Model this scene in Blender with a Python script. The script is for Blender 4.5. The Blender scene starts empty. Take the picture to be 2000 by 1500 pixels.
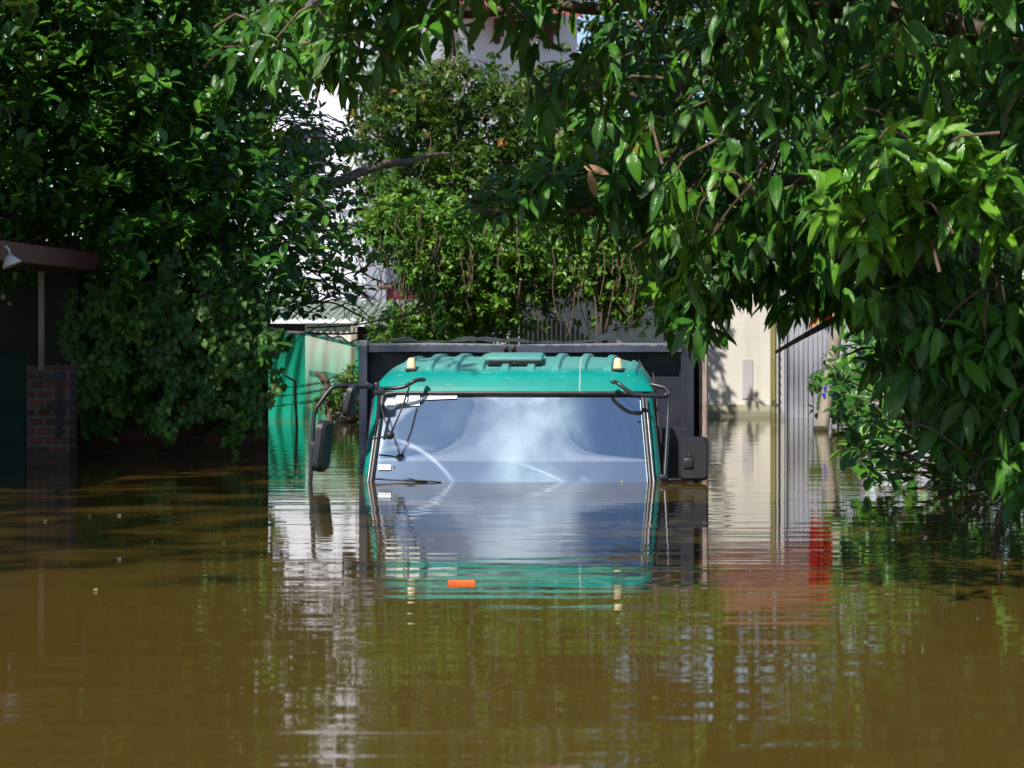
import bpy, bmesh, math, random
import numpy as np
from mathutils import Vector, Matrix
random.seed(7)
RNG = np.random.default_rng(11)
S = bpy.context.scene
C = S.collection
R = math.radians

# ------------------------------------------------------------------ camera
F, H, HY = 5000.0, 0.85, 658.0            # focal length in photo pixels, eye height above the water, horizon row
cd = bpy.data.cameras.new('camera')
cam = bpy.data.objects.new('camera', cd); C.objects.link(cam)
cam.location = (0, 0, H); cam.rotation_euler = (R(90), 0, 0)
cd.sensor_width = 36; cd.lens = 90; cd.shift_y = -92/2000
cd.clip_start = .1; cd.clip_end = 500
cd.dof.use_dof = True; cd.dof.focus_distance = 14.9; cd.dof.aperture_fstop = 7.1
S.camera = cam

# ------------------------------------------------------------------ sky, sun, exposure
SUN = Vector((-.36, -.60, .74)).normalized()
SUN_EL = math.asin(SUN.z)
SUN_AZ = math.atan2(SUN.x, SUN.y)
w = bpy.data.worlds.new('World'); S.world = w; w.use_nodes = True
nt = w.node_tree; nt.nodes.clear()
def wn(t, **k):
    n = nt.nodes.new(t)
    for a, b in k.items(): setattr(n, a, b)
    return n
wo = wn('ShaderNodeOutputWorld'); bg = wn('ShaderNodeBackground'); bg.inputs['Strength'].default_value = .105
sky = wn('ShaderNodeTexSky', sky_type='NISHITA', sun_disc=False)
sky.sun_elevation = SUN_EL; sky.sun_rotation = SUN_AZ
sky.air_density = 1.0; sky.dust_density = .15; sky.ozone_density = 3.0
tc = wn('ShaderNodeTexCoord'); mp = wn('ShaderNodeMapping'); mp.inputs['Scale'].default_value = (1.0, 1.0, 1.5)
mp.inputs['Location'].default_value = (.35, .1, .2)
no = wn('ShaderNodeTexNoise'); no.inputs['Scale'].default_value = 3.4; no.inputs['Detail'].default_value = 7; no.inputs['Roughness'].default_value = .55
cr = wn('ShaderNodeValToRGB'); cr.color_ramp.elements[0].position = .60; cr.color_ramp.elements[1].position = .78
mx = wn('ShaderNodeMix', data_type='RGBA'); mx.inputs[7].default_value = (18, 18.3, 18.8, 1)
L_ = nt.links.new
L_(tc.outputs['Generated'], mp.inputs['Vector']); L_(mp.outputs['Vector'], no.inputs['Vector']); L_(no.outputs['Fac'], cr.inputs['Fac'])
sx = wn('ShaderNodeSeparateXYZ'); L_(tc.outputs['Generated'], sx.inputs[0])
ma = wn('ShaderNodeMapRange', clamp=True); ma.inputs[1].default_value = .15; ma.inputs[2].default_value = -.25; L_(sx.outputs[1], ma.inputs[0])
# one bank of cloud high behind the viewer
gx = wn('ShaderNodeMath', operation='ADD'); gx.inputs[1].default_value = .067; n3 = wn('ShaderNodeTexNoise'); n3.inputs['Scale'].default_value = 6; n3.inputs['Detail'].default_value = 3; L_(tc.outputs['Generated'], n3.inputs['Vector'])
gy = wn('ShaderNodeMath', operation='MULTIPLY_ADD'); gy.inputs[1].default_value = .30; gy.inputs[2].default_value = -.15; L_(n3.outputs['Fac'], gy.inputs[0])
gz = wn('ShaderNodeMath', operation='ADD'); L_(sx.outputs[0], gz.inputs[0]); L_(gy.outputs[0], gz.inputs[1]); L_(gz.outputs[0], gx.inputs[0])
gq = wn('ShaderNodeMath', operation='ABSOLUTE'); L_(gx.outputs[0], gq.inputs[0])
gm = wn('ShaderNodeMapRange', clamp=True, interpolation_type='SMOOTHSTEP'); gm.inputs[1].default_value = .17; gm.inputs[2].default_value = -.12; L_(gq.outputs[0], gm.inputs[0])
n2 = wn('ShaderNodeTexNoise'); n2.inputs['Scale'].default_value = 7; n2.inputs['Detail'].default_value = 5; L_(tc.outputs['Generated'], n2.inputs['Vector'])
nr = wn('ShaderNodeMapRange', clamp=True); nr.inputs[1].default_value = .36; nr.inputs[2].default_value = .64; L_(n2.outputs['Fac'], nr.inputs[0])
gg = wn('ShaderNodeMath', operation='MULTIPLY'); L_(gm.outputs[0], gg.inputs[0]); L_(nr.outputs[0], gg.inputs[1])
gs = wn('ShaderNodeMath', operation='MAXIMUM'); L_(gg.outputs[0], gs.inputs[0]); L_(cr.outputs['Color'], gs.inputs[1])
mb = wn('ShaderNodeMath', operation='MULTIPLY'); L_(gs.outputs[0], mb.inputs[0]); L_(ma.outputs[0], mb.inputs[1])
L_(mb.outputs[0], mx.inputs[0]); L_(sky.outputs['Color'], mx.inputs[6]); L_(mx.outputs[2], bg.inputs['Color']); L_(bg.outputs['Background'], wo.inputs['Surface'])
sl = bpy.data.lights.new('sun', 'SUN'); sl.energy = 4.9; sl.angle = R(.53); sl.color = (1.0, .95, .86)
so = bpy.data.objects.new('sun', sl); C.objects.link(so); so.rotation_euler = SUN.to_track_quat('Z', 'Y').to_euler()
S.view_settings.view_transform = 'Standard'; S.view_settings.look = 'None'; S.view_settings.exposure = .38; S.view_settings.gamma = 1
S.cycles.max_bounces = 8; S.cycles.transparent_max_bounces = 12; S.cycles.caustics_reflective = False; S.cycles.caustics_refractive = False
S.cycles.use_denoising = True

# ------------------------------------------------------------------ helpers
def P(x, y, D):                            # where a thing seen at photo pixel (x, y) and D metres away stands
    return Vector(((x-1000)*D/F, D, H-(y-HY)*D/F))
def tag(o, label=None, cat=None, group=None, kind=None):
    for k, v in (('label', label), ('category', cat), ('group', group), ('kind', kind)):
        if v: o[k] = v
    return o
def thing(name, label, cat, loc=(0, 0, 0), rz=0, group=None):
    o = bpy.data.objects.new(name, None); C.objects.link(o); o.location = loc; o.rotation_euler = (0, 0, rz)
    o.empty_display_size = .2
    bpy.context.view_layer.update()
    return tag(o, label, cat, group)
class B:
    """collects shapes and links them as ONE mesh object"""
    def __init__(s): s.b = bmesh.new()
    def _put(s, geom_verts, M):
        bmesh.ops.transform(s.b, matrix=M, verts=geom_verts)
    def box(s, c, size, bev=0, rot=None, seg=2):
        t = bmesh.new(); bmesh.ops.create_cube(t, size=1)
        bmesh.ops.scale(t, vec=size, verts=t.verts)
        if bev: bmesh.ops.bevel(t, geom=t.edges[:], offset=bev, segments=seg, profile=.5, affect='EDGES')
        M = Matrix.Translation(c) @ (rot.to_4x4() if rot else Matrix())
        bmesh.ops.transform(t, matrix=M, verts=t.verts); s.merge(t); return s
    def merge(s, t):
        me = bpy.data.meshes.new('t'); t.to_mesh(me); t.free(); s.b.from_mesh(me); bpy.data.meshes.remove(me)
    def tube(s, pts, r, n=10, smooth_steps=0, caps=True):
        pts = [Vector(p) for p in pts]
        rs = list(r) if hasattr(r, '__len__') else [r]*len(pts)
        if smooth_steps: pts, rs = curve(pts, rs, smooth_steps)
        rings = []; prev = None
        for i, p in enumerate(pts):
            a = pts[max(i-1, 0)]; c = pts[min(i+1, len(pts)-1)]
            t = (c-a).normalized()
            if prev is None:
                u = t.orthogonal().normalized()
            else:
                u = (prev-t*prev.dot(t)).normalized()
            prev = u; v = t.cross(u)
            rings.append([s.b.verts.new(p+(u*math.cos(2*math.pi*k/n)+v*math.sin(2*math.pi*k/n))*rs[i]) for k in range(n)])
        for a, c in zip(rings, rings[1:]):
            for k in range(n): s.b.faces.new((a[k], a[(k+1) % n], c[(k+1) % n], c[k]))
        if caps:
            s.b.faces.new(rings[0][::-1]); s.b.faces.new(rings[-1])
        return s
    def ball(s, c, size, sub=3, rot=None, jit=0, rng=None):
        t = bmesh.new(); bmesh.ops.create_icosphere(t, subdivisions=sub, radius=1)
        if jit:
            for v in t.verts: v.co *= 1+jit*(rng.random()-.5)
        bmesh.ops.scale(t, vec=size, verts=t.verts)
        bmesh.ops.transform(t, matrix=Matrix.Translation(c) @ (rot.to_4x4() if rot else Matrix()), verts=t.verts); s.merge(t); return s
    def grid(s, fn, nu, nv, skip=None):
        V = [[s.b.verts.new(fn(i/nu, j/nv)) for i in range(nu+1)] for j in range(nv+1)]
        for j in range(nv):
            for i in range(nu):
                if skip and skip(i, j): continue
                s.b.faces.new((V[j][i], V[j][i+1], V[j+1][i+1], V[j+1][i]))
        return s
    def prism(s, pts, off):                # closed outline pushed along off
        a = [s.b.verts.new(p) for p in pts]; c = [s.b.verts.new(Vector(p)+Vector(off)) for p in pts]
        s.b.faces.new(a); s.b.faces.new(c[::-1]); n = len(a)
        for k in range(n): s.b.faces.new((a[k], c[k], c[(k+1) % n], a[(k+1) % n]))
        return s
    def obj(s, name, mat, parent=None, smooth=False, sharp=None, thick=0):
        if thick:
            r = bmesh.ops.solidify(s.b, geom=s.b.faces[:], thickness=thick)
        s.b.normal_update()
        bmesh.ops.recalc_face_normals(s.b, faces=s.b.faces[:])
        me = bpy.data.meshes.new(name); s.b.to_mesh(me); s.b.free()
        o = bpy.data.objects.new(name, me); C.objects.link(o)
        if mat: me.materials.append(mat)
        if smooth:
            for p in me.polygons: p.use_smooth = True
            if sharp is not None: me.set_sharp_from_angle(angle=R(sharp))
        if parent:
            o.parent = parent
        return o
def curve(pts, rs, k):
    out, ro = [], []
    n = len(pts)
    for i in range(n-1):
        p0, p1, p2, p3 = pts[max(i-1, 0)], pts[i], pts[i+1], pts[min(i+2, n-1)]
        for j in range(k):
            t = j/k
            out.append(.5*((2*p1)+(p2-p0)*t+(2*p0-5*p1+4*p2-p3)*t*t+(3*p1-p0-3*p2+p3)*t**3)); ro.append(rs[i]*(1-t)+rs[i+1]*t)
    out.append(pts[-1]); ro.append(rs[-1]); return out, ro

# ------------------------------------------------------------------ materials
class N:
    """a small node graph writer"""
    def __init__(s, name):
        s.m = bpy.data.materials.new(name); s.m.use_nodes = True; s.t = s.m.node_tree; s.t.nodes.clear()
        s.out = s.n('ShaderNodeOutputMaterial')
    def n(s, t, **k):
        x = s.t.nodes.new(t)
        for a, b in k.items(): setattr(x, a, b)
        return x
    def set(s, sock, v):
        if hasattr(v, 'is_output'): s.t.links.new(v, sock)
        else:
            if hasattr(sock.default_value, '__len__') and hasattr(v, '__len__') and len(v) == 3 and len(sock.default_value) == 4: v = (*v, 1)
            sock.default_value = v
    def pos(s, kind='Object'): return s.n('ShaderNodeTexCoord').outputs[kind]
    def map(s, vec, scale=(1, 1, 1), loc=(0, 0, 0), rot=(0, 0, 0)):
        m = s.n('ShaderNodeMapping'); s.set(m.inputs['Vector'], vec); m.inputs['Scale'].default_value = scale
        m.inputs['Location'].default_value = loc; m.inputs['Rotation'].default_value = rot; return m.outputs[0]
    def noise(s, vec, scale=5, detail=4, rough=.5, dist=0):
        m = s.n('ShaderNodeTexNoise'); s.set(m.inputs['Vector'], vec); m.inputs['Scale'].default_value = scale
        m.inputs['Detail'].default_value = detail; m.inputs['Roughness'].default_value = rough; m.inputs['Distortion'].default_value = dist
        return m.outputs['Fac']
    def ramp(s, f, stops, interp='LINEAR'):
        m = s.n('ShaderNodeValToRGB'); s.set(m.inputs['Fac'], f); e = m.color_ramp.elements; m.color_ramp.interpolation = interp
        while len(e) < len(stops): e.new(.5)
        for el, (p, c) in zip(e, stops):
            el.position = p; el.color = (c, c, c, 1) if not hasattr(c, '__len__') else (*c, 1)
        return m.outputs['Color']
    def math(s, op, a, b=0, c=0, clamp=False):
        m = s.n('ShaderNodeMath', operation=op, use_clamp=clamp)
        for i, v in enumerate((a, b, c)): s.set(m.inputs[i], v)
        return m.outputs[0]
    def mix(s, f, a, b, blend='MIX'):
        m = s.n('ShaderNodeMix', data_type='RGBA', blend_type=blend); s.set(m.inputs[0], f); s.set(m.inputs[6], a); s.set(m.inputs[7], b); return m.outputs[2]
    def sep(s, v):
        m = s.n('ShaderNodeSeparateXYZ'); s.set(m.inputs[0], v); return m.outputs
    def comb(s, x=0, y=0, z=0):
        m = s.n('ShaderNodeCombineXYZ')
        for i, v in enumerate((x, y, z)): s.set(m.inputs[i], v)
        return m.outputs[0]
    def bump(s, h, dist=.01, strength=1):
        m = s.n('ShaderNodeBump'); s.set(m.inputs['Height'], h); m.inputs['Distance'].default_value = dist; m.inputs['Strength'].default_value = strength; return m.outputs[0]
    def pbr(s, col, rough=.5, metal=0, normal=None, spec=None, coat=None, ior=None, out=True):
        p = s.n('ShaderNodeBsdfPrincipled'); s.set(p.inputs['Base Color'], col); s.set(p.inputs['Roughness'], rough); s.set(p.inputs['Metallic'], metal)
        if normal is not None: s.set(p.inputs['Normal'], normal)
        if spec is not None: s.set(p.inputs['Specular IOR Level'], spec)
        if coat is not None: s.set(p.inputs['Coat Weight'], coat)
        if ior is not None: s.set(p.inputs['IOR'], ior)
        if out: s.done(p.outputs[0])
        return p.outputs[0]
    def mixs(s, f, a, b):
        m = s.n('ShaderNodeMixShader'); s.set(m.inputs[0], f); s.set(m.inputs[1], a); s.set(m.inputs[2], b); return m.outputs[0]
    def done(s, sh): s.t.links.new(sh, s.out.inputs['Surface']); return s.m

def plain(name, c1, c2=None, rough=.5, scale=8, metal=0, bump=0, stretch=(1, 1, 1), lo=.35, hi=.65, coat=None, spec=None):
    g = N(name); v = g.map(g.pos(), stretch); f = g.noise(v, scale, 6, .6)
    c = g.ramp(f, [(lo, c1), (hi, c2 or c1)])
    g.pbr(c, rough, metal, g.bump(f, bump) if bump else None, spec=spec, coat=coat); return g.m

def leaf_mat(name, ramp, rough=.36, trans=.28, vein=.5, back=(.06, .10, .03), rib=(.22, .33, .07)):
    g = N(name)
    a = g.n('ShaderNodeAttribute', attribute_name='rnd').outputs['Fac']
    uv = g.n('ShaderNodeUVMap', uv_map='UVMap').outputs[0]
    u, v_, _ = g.sep(uv)
    d = g.math('ABSOLUTE', g.math('SUBTRACT', u, .5))
    ribm = g.math('LESS_THAN', d, .035)
    col = g.ramp(a, ramp)
    wav = g.math('SINE', g.math('MULTIPLY', g.math('SUBTRACT', v_, g.math('MULTIPLY', d, .55)), 62))
    col = g.mix(g.math('MULTIPLY', g.math('GREATER_THAN', wav, .88), .35*vein), col, rib)
    col = g.mix(g.math('MULTIPLY', ribm, .8*vein), col, rib)
    blot = g.noise(g.pos(), 9, 3)
    col = g.mix(g.math('MULTIPLY', g.ramp(blot, [(.5, 0), (.75, 1)]), .35), col, (.10, .13, .02))
    bf = g.n('ShaderNodeNewGeometry').outputs['Backfacing']
    col = g.mix(g.math('MULTIPLY', bf, .55), col, back)
    bmp = g.bump(g.math('ADD', g.math('MULTIPLY', wav, .5), g.math('MULTIPLY', ribm, -1.2)), .0025, vein)
    p = g.pbr(col, g.math('ADD', rough, g.math('MULTIPLY', bf, .2)), normal=bmp, spec=.5, out=False)
    t = g.n('ShaderNodeBsdfTranslucent'); g.set(t.inputs['Color'], g.mix(.5, col, (.16, .30, .01)))
    return g.done(g.mixs(trans, p, t.outputs[0]))

M = {}
M['leaf_broad'] = leaf_mat('broad glossy leaf', [(0, (.016, .072, .014)), (.55, (.040, .16, .018)), (.85, (.095, .27, .018)), (.97, (.14, .30, .02)), (1, (.24, .10, .02))], rough=.27, trans=.2, vein=.35)
M['leaf_lance'] = leaf_mat('long hanging leaf', [(0, (.018, .085, .016)), (.5, (.04, .17, .014)), (.85, (.10, .30, .014)), (.985, (.16, .36, .02)), (1, (.28, .12, .02))], rough=.28, trans=.26, vein=.5)
M['leaf_heart'] = leaf_mat('heart shaped vine leaf', [(0, (.02, .085, .016)), (.6, (.04, .15, .018)), (1, (.12, .28, .02))], rough=.42, trans=.3, vein=.3)
M['leaf_small'] = leaf_mat('small background leaf', [(0, (.022, .08, .012)), (.5, (.065, .19, .016)), (.85, (.15, .31, .02)), (1, (.24, .38, .03))], rough=.42, trans=.3, vein=0)
M['leaf_dry'] = leaf_mat('small mixed leaf with autumn colours', [(0, (.020, .06, .010)), (.6, (.055, .125, .014)), (.90, (.11, .19, .02)), (.935, (.30, .14, .012)), (1, (.46, .13, .01))], rough=.42, trans=.3, vein=0)
M['leaf_pale'] = leaf_mat('pale hanging leaf', [(0, (.20, .32, .06)), (1, (.30, .42, .10))], rough=.5, trans=.35, vein=.2)
M['bark'] = plain('grey brown bark', (.07, .05, .035), (.18, .135, .10), .85, 14, bump=.01, stretch=(3, 3, .8))
M['twig'] = plain('thin brown twig', (.08, .045, .03), (.17, .11, .075), .8, 20)
M['rubber'] = plain('black rubber', (.012, .013, .018), (.03, .032, .04), .42, 12)
M['black'] = plain('matt black plastic', (.012, .013, .017), (.022, .024, .03), .48, 9)
M['tubing'] = plain('black enamelled tube', (.012, .014, .022), (.03, .03, .04), .33, 16)
M['white_paint'] = plain('white painted metal', (.62, .63, .66), (.75, .76, .78), .4, 10)
M['cream_plastic'] = plain('aged cream lens plastic', (.60, .46, .22), (.74, .62, .38), .3, 25, coat=.3)
M['cloth_dark'] = plain('dark green tarpaulin', (.012, .018, .02), (.03, .04, .042), .65, 14)
M['inside'] = plain('dark cab lining', (.03, .032, .04), (.05, .053, .065), .8, 5)
M['seat'] = plain('grey seat cover', (.13, .14, .17), (.2, .21, .24), .85, 12)
M['paper'] = plain('white paper sticker', (.78, .80, .80), (.86, .87, .86), .5, 18)
M['paper_yellow'] = plain('yellowed paper sticker', (.72, .74, .50), (.8, .82, .62), .5, 18)
M['orange'] = plain('orange plastic', (.85, .10, .01), (.9, .15, .015), .45, 30)
M['red_cloth'] = plain('red flag cloth', (.42, .012, .010), (.52, .022, .016), .75, 6)
M['maroon'] = plain('maroon painted band', (.20, .012, .04), (.27, .03, .06), .6, 8)

def wet(g, col, z, f, h=.07, dark=.45):
    m = g.ramp(g.math('ADD', z, g.math('MULTIPLY', g.math('SUBTRACT', f, .5), .10)), [(h-.02, 1), (h+.015, 0)])
    return g.mix(g.math('MULTIPLY', m, dark), col, (.055, .04, .02))
def truck_paint():
    g = N('teal truck paint'); o = g.pos(); x, y, z = g.sep(o)
    f1 = g.noise(o, 3.5, 6, .6); f2 = g.noise(g.map(o, (3, 3, 30)), 6, 5, .7)
    base = g.ramp(f1, [(.3, (.0, .205, .175)), (.7, (.001, .275, .23))])
    dust = g.math('MULTIPLY', g.ramp(g.math('ADD', z, g.math('MULTIPLY', g.math('SUBTRACT', f1, .5), .06)), [(.635, 0), (.665, 1)]), g.ramp(f2, [(.3, .25), (.75, .62)]))
    col = g.mix(dust, base, (.20, .37, .36))
    scr = g.ramp(g.noise(g.map(o, (1.2, 30, 30)), 3, 2, .5), [(.70, 0), (.73, 1)])
    col = g.mix(g.math('MULTIPLY', scr, .45), col, (.5, .52, .5))
    drip = g.math('LESS_THAN', g.math('ABSOLUTE', g.math('SUBTRACT', g.math('ADD', x, g.math('MULTIPLY', f2, .01)), .405)), .0035)
    col = g.mix(g.math('MULTIPLY', drip, .6), col, (.5, .5, .45))
    run = g.ramp(g.noise(g.map(o, (14, 14, .9)), 2.2, 5, .65), [(.56, 0), (.72, 1)])
    col = g.mix(g.math('MULTIPLY', run, .20), col, (.16, .17, .13))
    blot = g.ramp(g.noise(o, 11, 8, .72), [(.60, 0), (.66, 1)])
    col = g.mix(g.math('MULTIPLY', blot, .35), col, (.05, .13, .11))
    chip = g.ramp(g.noise(g.map(o, (1, 1, 2)), 38, 3, .6), [(.735, 0), (.75, 1)])
    col = g.mix(g.math('MULTIPLY', chip, .75), col, (.16, .09, .06))
    col = wet(g, col, z, f1, .05, .55)
    g.pbr(col, g.math('ADD', .40, g.math('MULTIPLY', dust, .35)), spec=.3); return g.m
M['teal'] = truck_paint()
def bed_paint():
    g = N('chipped dark blue grey paint'); o = g.pos(); x, y, z = g.sep(o)
    f = g.noise(o, 9, 7, .65); big = g.noise(o, 2.2, 4, .6)
    col = g.ramp(big, [(.35, (.012, .014, .024)), (.65, (.03, .034, .055))])
    edge = g.ramp(g.math('ADD', z, g.math('MULTIPLY', g.math('SUBTRACT', f, .5), .045)), [(.790, 0), (.80, 1)])
    col = g.mix(g.math('MULTIPLY', edge, .8), col, (.30, .29, .30))
    rust = g.ramp(g.noise(o, 5, 8, .7), [(.66, 0), (.72, 1)])
    col = g.mix(g.math('MULTIPLY', rust, .6), col, (.09, .035, .02))
    g.pbr(col, g.ramp(f, [(.3, .35), (.7, .6)])); return g.m
M['bed'] = bed_paint()
M['bed_rim'] = None
def rim_paint():
    g = N('scuffed slate blue rim paint'); o = g.pos(); x, y, z = g.sep(o)
    f = g.noise(g.map(o, (1, 1, .5)), 26, 7, .7); big = g.noise(o, 3, 4, .6)
    col = g.ramp(big, [(.35, (.030, .036, .060)), (.65, (.062, .070, .108))])
    edge = g.ramp(g.math('ADD', z, g.math('MULTIPLY', g.math('SUBTRACT', f, .5), .05)), [(.792, 0), (.80, 1)])
    col = g.mix(g.math('MULTIPLY', edge, .6), col, (.32, .31, .31))
    rust = g.math('MULTIPLY', g.ramp(g.noise(o, 7, 8, .7), [(.60, 0), (.68, 1)]), .6)
    col = g.mix(rust, col, (.10, .045, .03))
    g.pbr(col, .45); return g.m
M['bed_rim'] = rim_paint()

def windshield_mat():
    g = N('dusty laminated windscreen with painted glare'); o = g.pos(); x, y, z = g.sep(o)
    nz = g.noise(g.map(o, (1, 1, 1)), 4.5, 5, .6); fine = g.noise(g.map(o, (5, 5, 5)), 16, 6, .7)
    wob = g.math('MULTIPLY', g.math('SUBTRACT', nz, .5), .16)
    # bell of cloud reflection, painted as pale haze between the wiper sweeps
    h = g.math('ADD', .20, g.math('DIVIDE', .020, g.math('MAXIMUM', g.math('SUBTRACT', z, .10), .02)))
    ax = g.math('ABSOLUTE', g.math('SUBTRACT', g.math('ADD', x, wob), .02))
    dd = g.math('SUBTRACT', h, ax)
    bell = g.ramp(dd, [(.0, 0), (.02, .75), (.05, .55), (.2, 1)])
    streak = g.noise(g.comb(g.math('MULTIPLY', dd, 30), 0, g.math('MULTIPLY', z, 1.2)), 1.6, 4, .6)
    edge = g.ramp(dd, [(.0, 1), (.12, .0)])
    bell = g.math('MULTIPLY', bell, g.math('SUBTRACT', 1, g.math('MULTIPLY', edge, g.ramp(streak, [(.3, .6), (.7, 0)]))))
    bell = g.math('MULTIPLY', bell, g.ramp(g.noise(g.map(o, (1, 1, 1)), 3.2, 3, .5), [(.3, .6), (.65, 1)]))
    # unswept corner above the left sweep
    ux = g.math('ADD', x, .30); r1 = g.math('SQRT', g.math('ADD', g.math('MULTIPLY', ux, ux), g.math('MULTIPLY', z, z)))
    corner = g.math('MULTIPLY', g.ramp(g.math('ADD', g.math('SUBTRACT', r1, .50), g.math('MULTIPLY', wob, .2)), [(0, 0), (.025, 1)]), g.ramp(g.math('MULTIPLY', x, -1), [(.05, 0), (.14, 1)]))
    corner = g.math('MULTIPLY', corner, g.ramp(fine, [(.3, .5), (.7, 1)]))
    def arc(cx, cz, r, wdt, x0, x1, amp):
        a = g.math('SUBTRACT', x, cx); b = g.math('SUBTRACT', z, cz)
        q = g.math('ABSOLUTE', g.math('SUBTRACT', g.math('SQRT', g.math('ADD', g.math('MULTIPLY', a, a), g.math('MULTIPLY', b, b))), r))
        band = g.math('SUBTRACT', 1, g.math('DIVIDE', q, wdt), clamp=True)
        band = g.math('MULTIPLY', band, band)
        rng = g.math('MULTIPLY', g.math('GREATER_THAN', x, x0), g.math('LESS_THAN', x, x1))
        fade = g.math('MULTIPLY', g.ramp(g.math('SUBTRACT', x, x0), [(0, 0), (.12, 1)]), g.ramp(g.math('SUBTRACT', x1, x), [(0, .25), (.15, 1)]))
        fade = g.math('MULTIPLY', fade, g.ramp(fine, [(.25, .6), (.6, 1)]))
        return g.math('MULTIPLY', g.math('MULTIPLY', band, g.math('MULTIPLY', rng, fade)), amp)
    arcs = g.math('ADD', arc(-.84, -.36, .62, .022, -.74, -.30, .95), arc(-.25, -1.02, 1.165, .015, .02, .38, .6))  # glints along the wiper scratches, painted in as pale arcs
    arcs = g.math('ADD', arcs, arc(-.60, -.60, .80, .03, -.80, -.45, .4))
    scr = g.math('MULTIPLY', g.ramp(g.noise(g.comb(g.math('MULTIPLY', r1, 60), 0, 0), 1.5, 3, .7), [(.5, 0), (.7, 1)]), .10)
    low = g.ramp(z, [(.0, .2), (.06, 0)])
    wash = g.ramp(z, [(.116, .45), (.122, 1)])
    dust = g.math('ADD', g.math('ADD', g.math('MULTIPLY', bell, .46), g.math('MULTIPLY', corner, .66)), g.math('ADD', .035, g.math('ADD', scr, g.math('MULTIPLY', low, .25))))  # real dust together with the painted cloud bell
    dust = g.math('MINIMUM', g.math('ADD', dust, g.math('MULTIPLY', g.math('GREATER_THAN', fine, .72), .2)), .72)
    dust = g.math('ADD', g.math('MULTIPLY', dust, wash), arcs)  # from here dust also holds the painted glints
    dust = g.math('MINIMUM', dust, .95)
    dif = g.n('ShaderNodeBsdfDiffuse'); dif.inputs['Color'].default_value = (.64, .69, .78, 1)
    tr = g.n('ShaderNodeBsdfTransparent'); tr.inputs['Color'].default_value = (.30, .36, .44, 1)
    gl = g.n('ShaderNodeBsdfGlossy'); gl.inputs['Roughness'].default_value = .012; gl.inputs['Color'].default_value = (.68, .88, 1, 1)
    fr = g.n('ShaderNodeFresnel'); fr.inputs['IOR'].default_value = 6.0
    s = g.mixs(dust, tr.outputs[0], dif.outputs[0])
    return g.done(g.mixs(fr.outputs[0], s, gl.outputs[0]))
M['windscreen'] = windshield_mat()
def glass_dark():
    g = N('dark tinted glass'); g.pbr((.008, .01, .012), .05, spec=.6); return g.m
M['glass'] = glass_dark()
def mirror_mat():
    g = N('mirror glass'); g.pbr((.8, .82, .84), .03, 1); return g.m
M['mirror'] = mirror_mat()

def water_mat():
    g = N('muddy flood water'); o = g.pos(); 
    big = g.noise(g.map(o, (.10, .22, 1)), 1.0, 3)
    col = g.ramp(big, [(.3, (.078, .049, .0105)), (.7, (.110, .069, .0145))])
    n1 = g.noise(g.map(o, (.55, 3.3, 1), rot=(0, 0, R(2))), 1.0, 2.0, .45, .3)
    n2 = g.noise(g.map(o, (1.6, 9.0, 1), rot=(0, 0, R(-4))), 1.0, 2, .5, .2)
    n3 = g.noise(g.map(o, (7, 11, 1)), 1.0, 2, .5)
    patch = g.ramp(g.noise(g.map(o, (.16, .34, 1)), 1.0, 2), [(.38, .15), (.66, 1)])
    h = g.math('ADD', g.math('MULTIPLY', n1, .0031), g.math('MULTIPLY', g.math('MULTIPLY', n2, patch), .0013))
    h = g.math('ADD', h, g.math('MULTIPLY', n3, .00025))
    g.pbr(col, .025, normal=g.bump(h, 1.0, 1.0), ior=1.37); return g.m
M['water'] = water_mat()

def render_wall(name, c1, c2, streaks=.3, dirt=(.25, .22, .17)):
    g = N(name); o = g.pos(); x, y, z = g.sep(o)
    f = g.noise(o, 1.3, 7, .62); st = g.noise(g.map(o, (4, 4, .35)), 2, 6, .65)
    col = g.ramp(f, [(.3, c1), (.7, c2)])
    col = g.mix(g.math('MULTIPLY', g.ramp(st, [(.5, 0), (.8, 1)]), streaks), col, dirt)
    col = wet(g, col, z, f)
    g.pbr(col, .85, normal=g.bump(g.noise(o, 60, 4), .002)); return g.m
M['white_wall'] = render_wall('white lavender render', (.66, .67, .74), (.74, .75, .82), .12)
M['cream_wall'] = render_wall('cream render', (.60, .56, .50), (.70, .66, .59), .3)
M['damp'] = render_wall('damp green lower render', (.36, .35, .25), (.45, .43, .32), .4, (.18, .18, .10))
M['moss_edge'] = render_wall('mossy yellow edge', (.17, .15, .05), (.30, .26, .10), .5)
M['pale_conc'] = render_wall('pale grey concrete', (.42, .42, .40), (.55, .55, .52), .35)
M['picket'] = render_wall('weathered grey brown boards', (.22, .19, .16), (.32, .29, .25), .4)
M['tin'] = plain('galvanised tin sheet', (.40, .41, .46), (.56, .57, .62), .45, 5, metal=.05, stretch=(1, 1, .2))
M['tin_green'] = plain('pale green tin roofing', (.42, .52, .42), (.55, .63, .53), .5, 3, stretch=(1, .3, 1))
M['tin_red'] = plain('dark red sheet metal', (.085, .012, .014), (.15, .022, .022), .5, 4)
M['tin_dark'] = plain('near-black sheet for bay shade', (.008, .007, .007), (.018, .015, .014), .8, 5, stretch=(1, 1, .3))
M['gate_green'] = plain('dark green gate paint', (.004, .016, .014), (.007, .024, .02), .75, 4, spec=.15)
M['soffit'] = plain('brown soffit boards', (.08, .055, .02), (.12, .085, .035), .8, 5, stretch=(1, .2, 1))
M['stone'] = plain('wet brown stone', (.09, .065, .05), (.26, .20, .16), .8, 6, bump=.02)
M['wire'] = plain('rusty wire', (.05, .035, .03), (.10, .06, .045), .7, 20)
M['grey_bark'] = plain('pale worn timber', (.24, .20, .16), (.42, .36, .30), .8, 9, bump=.004, stretch=(2, 2, .4))
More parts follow.
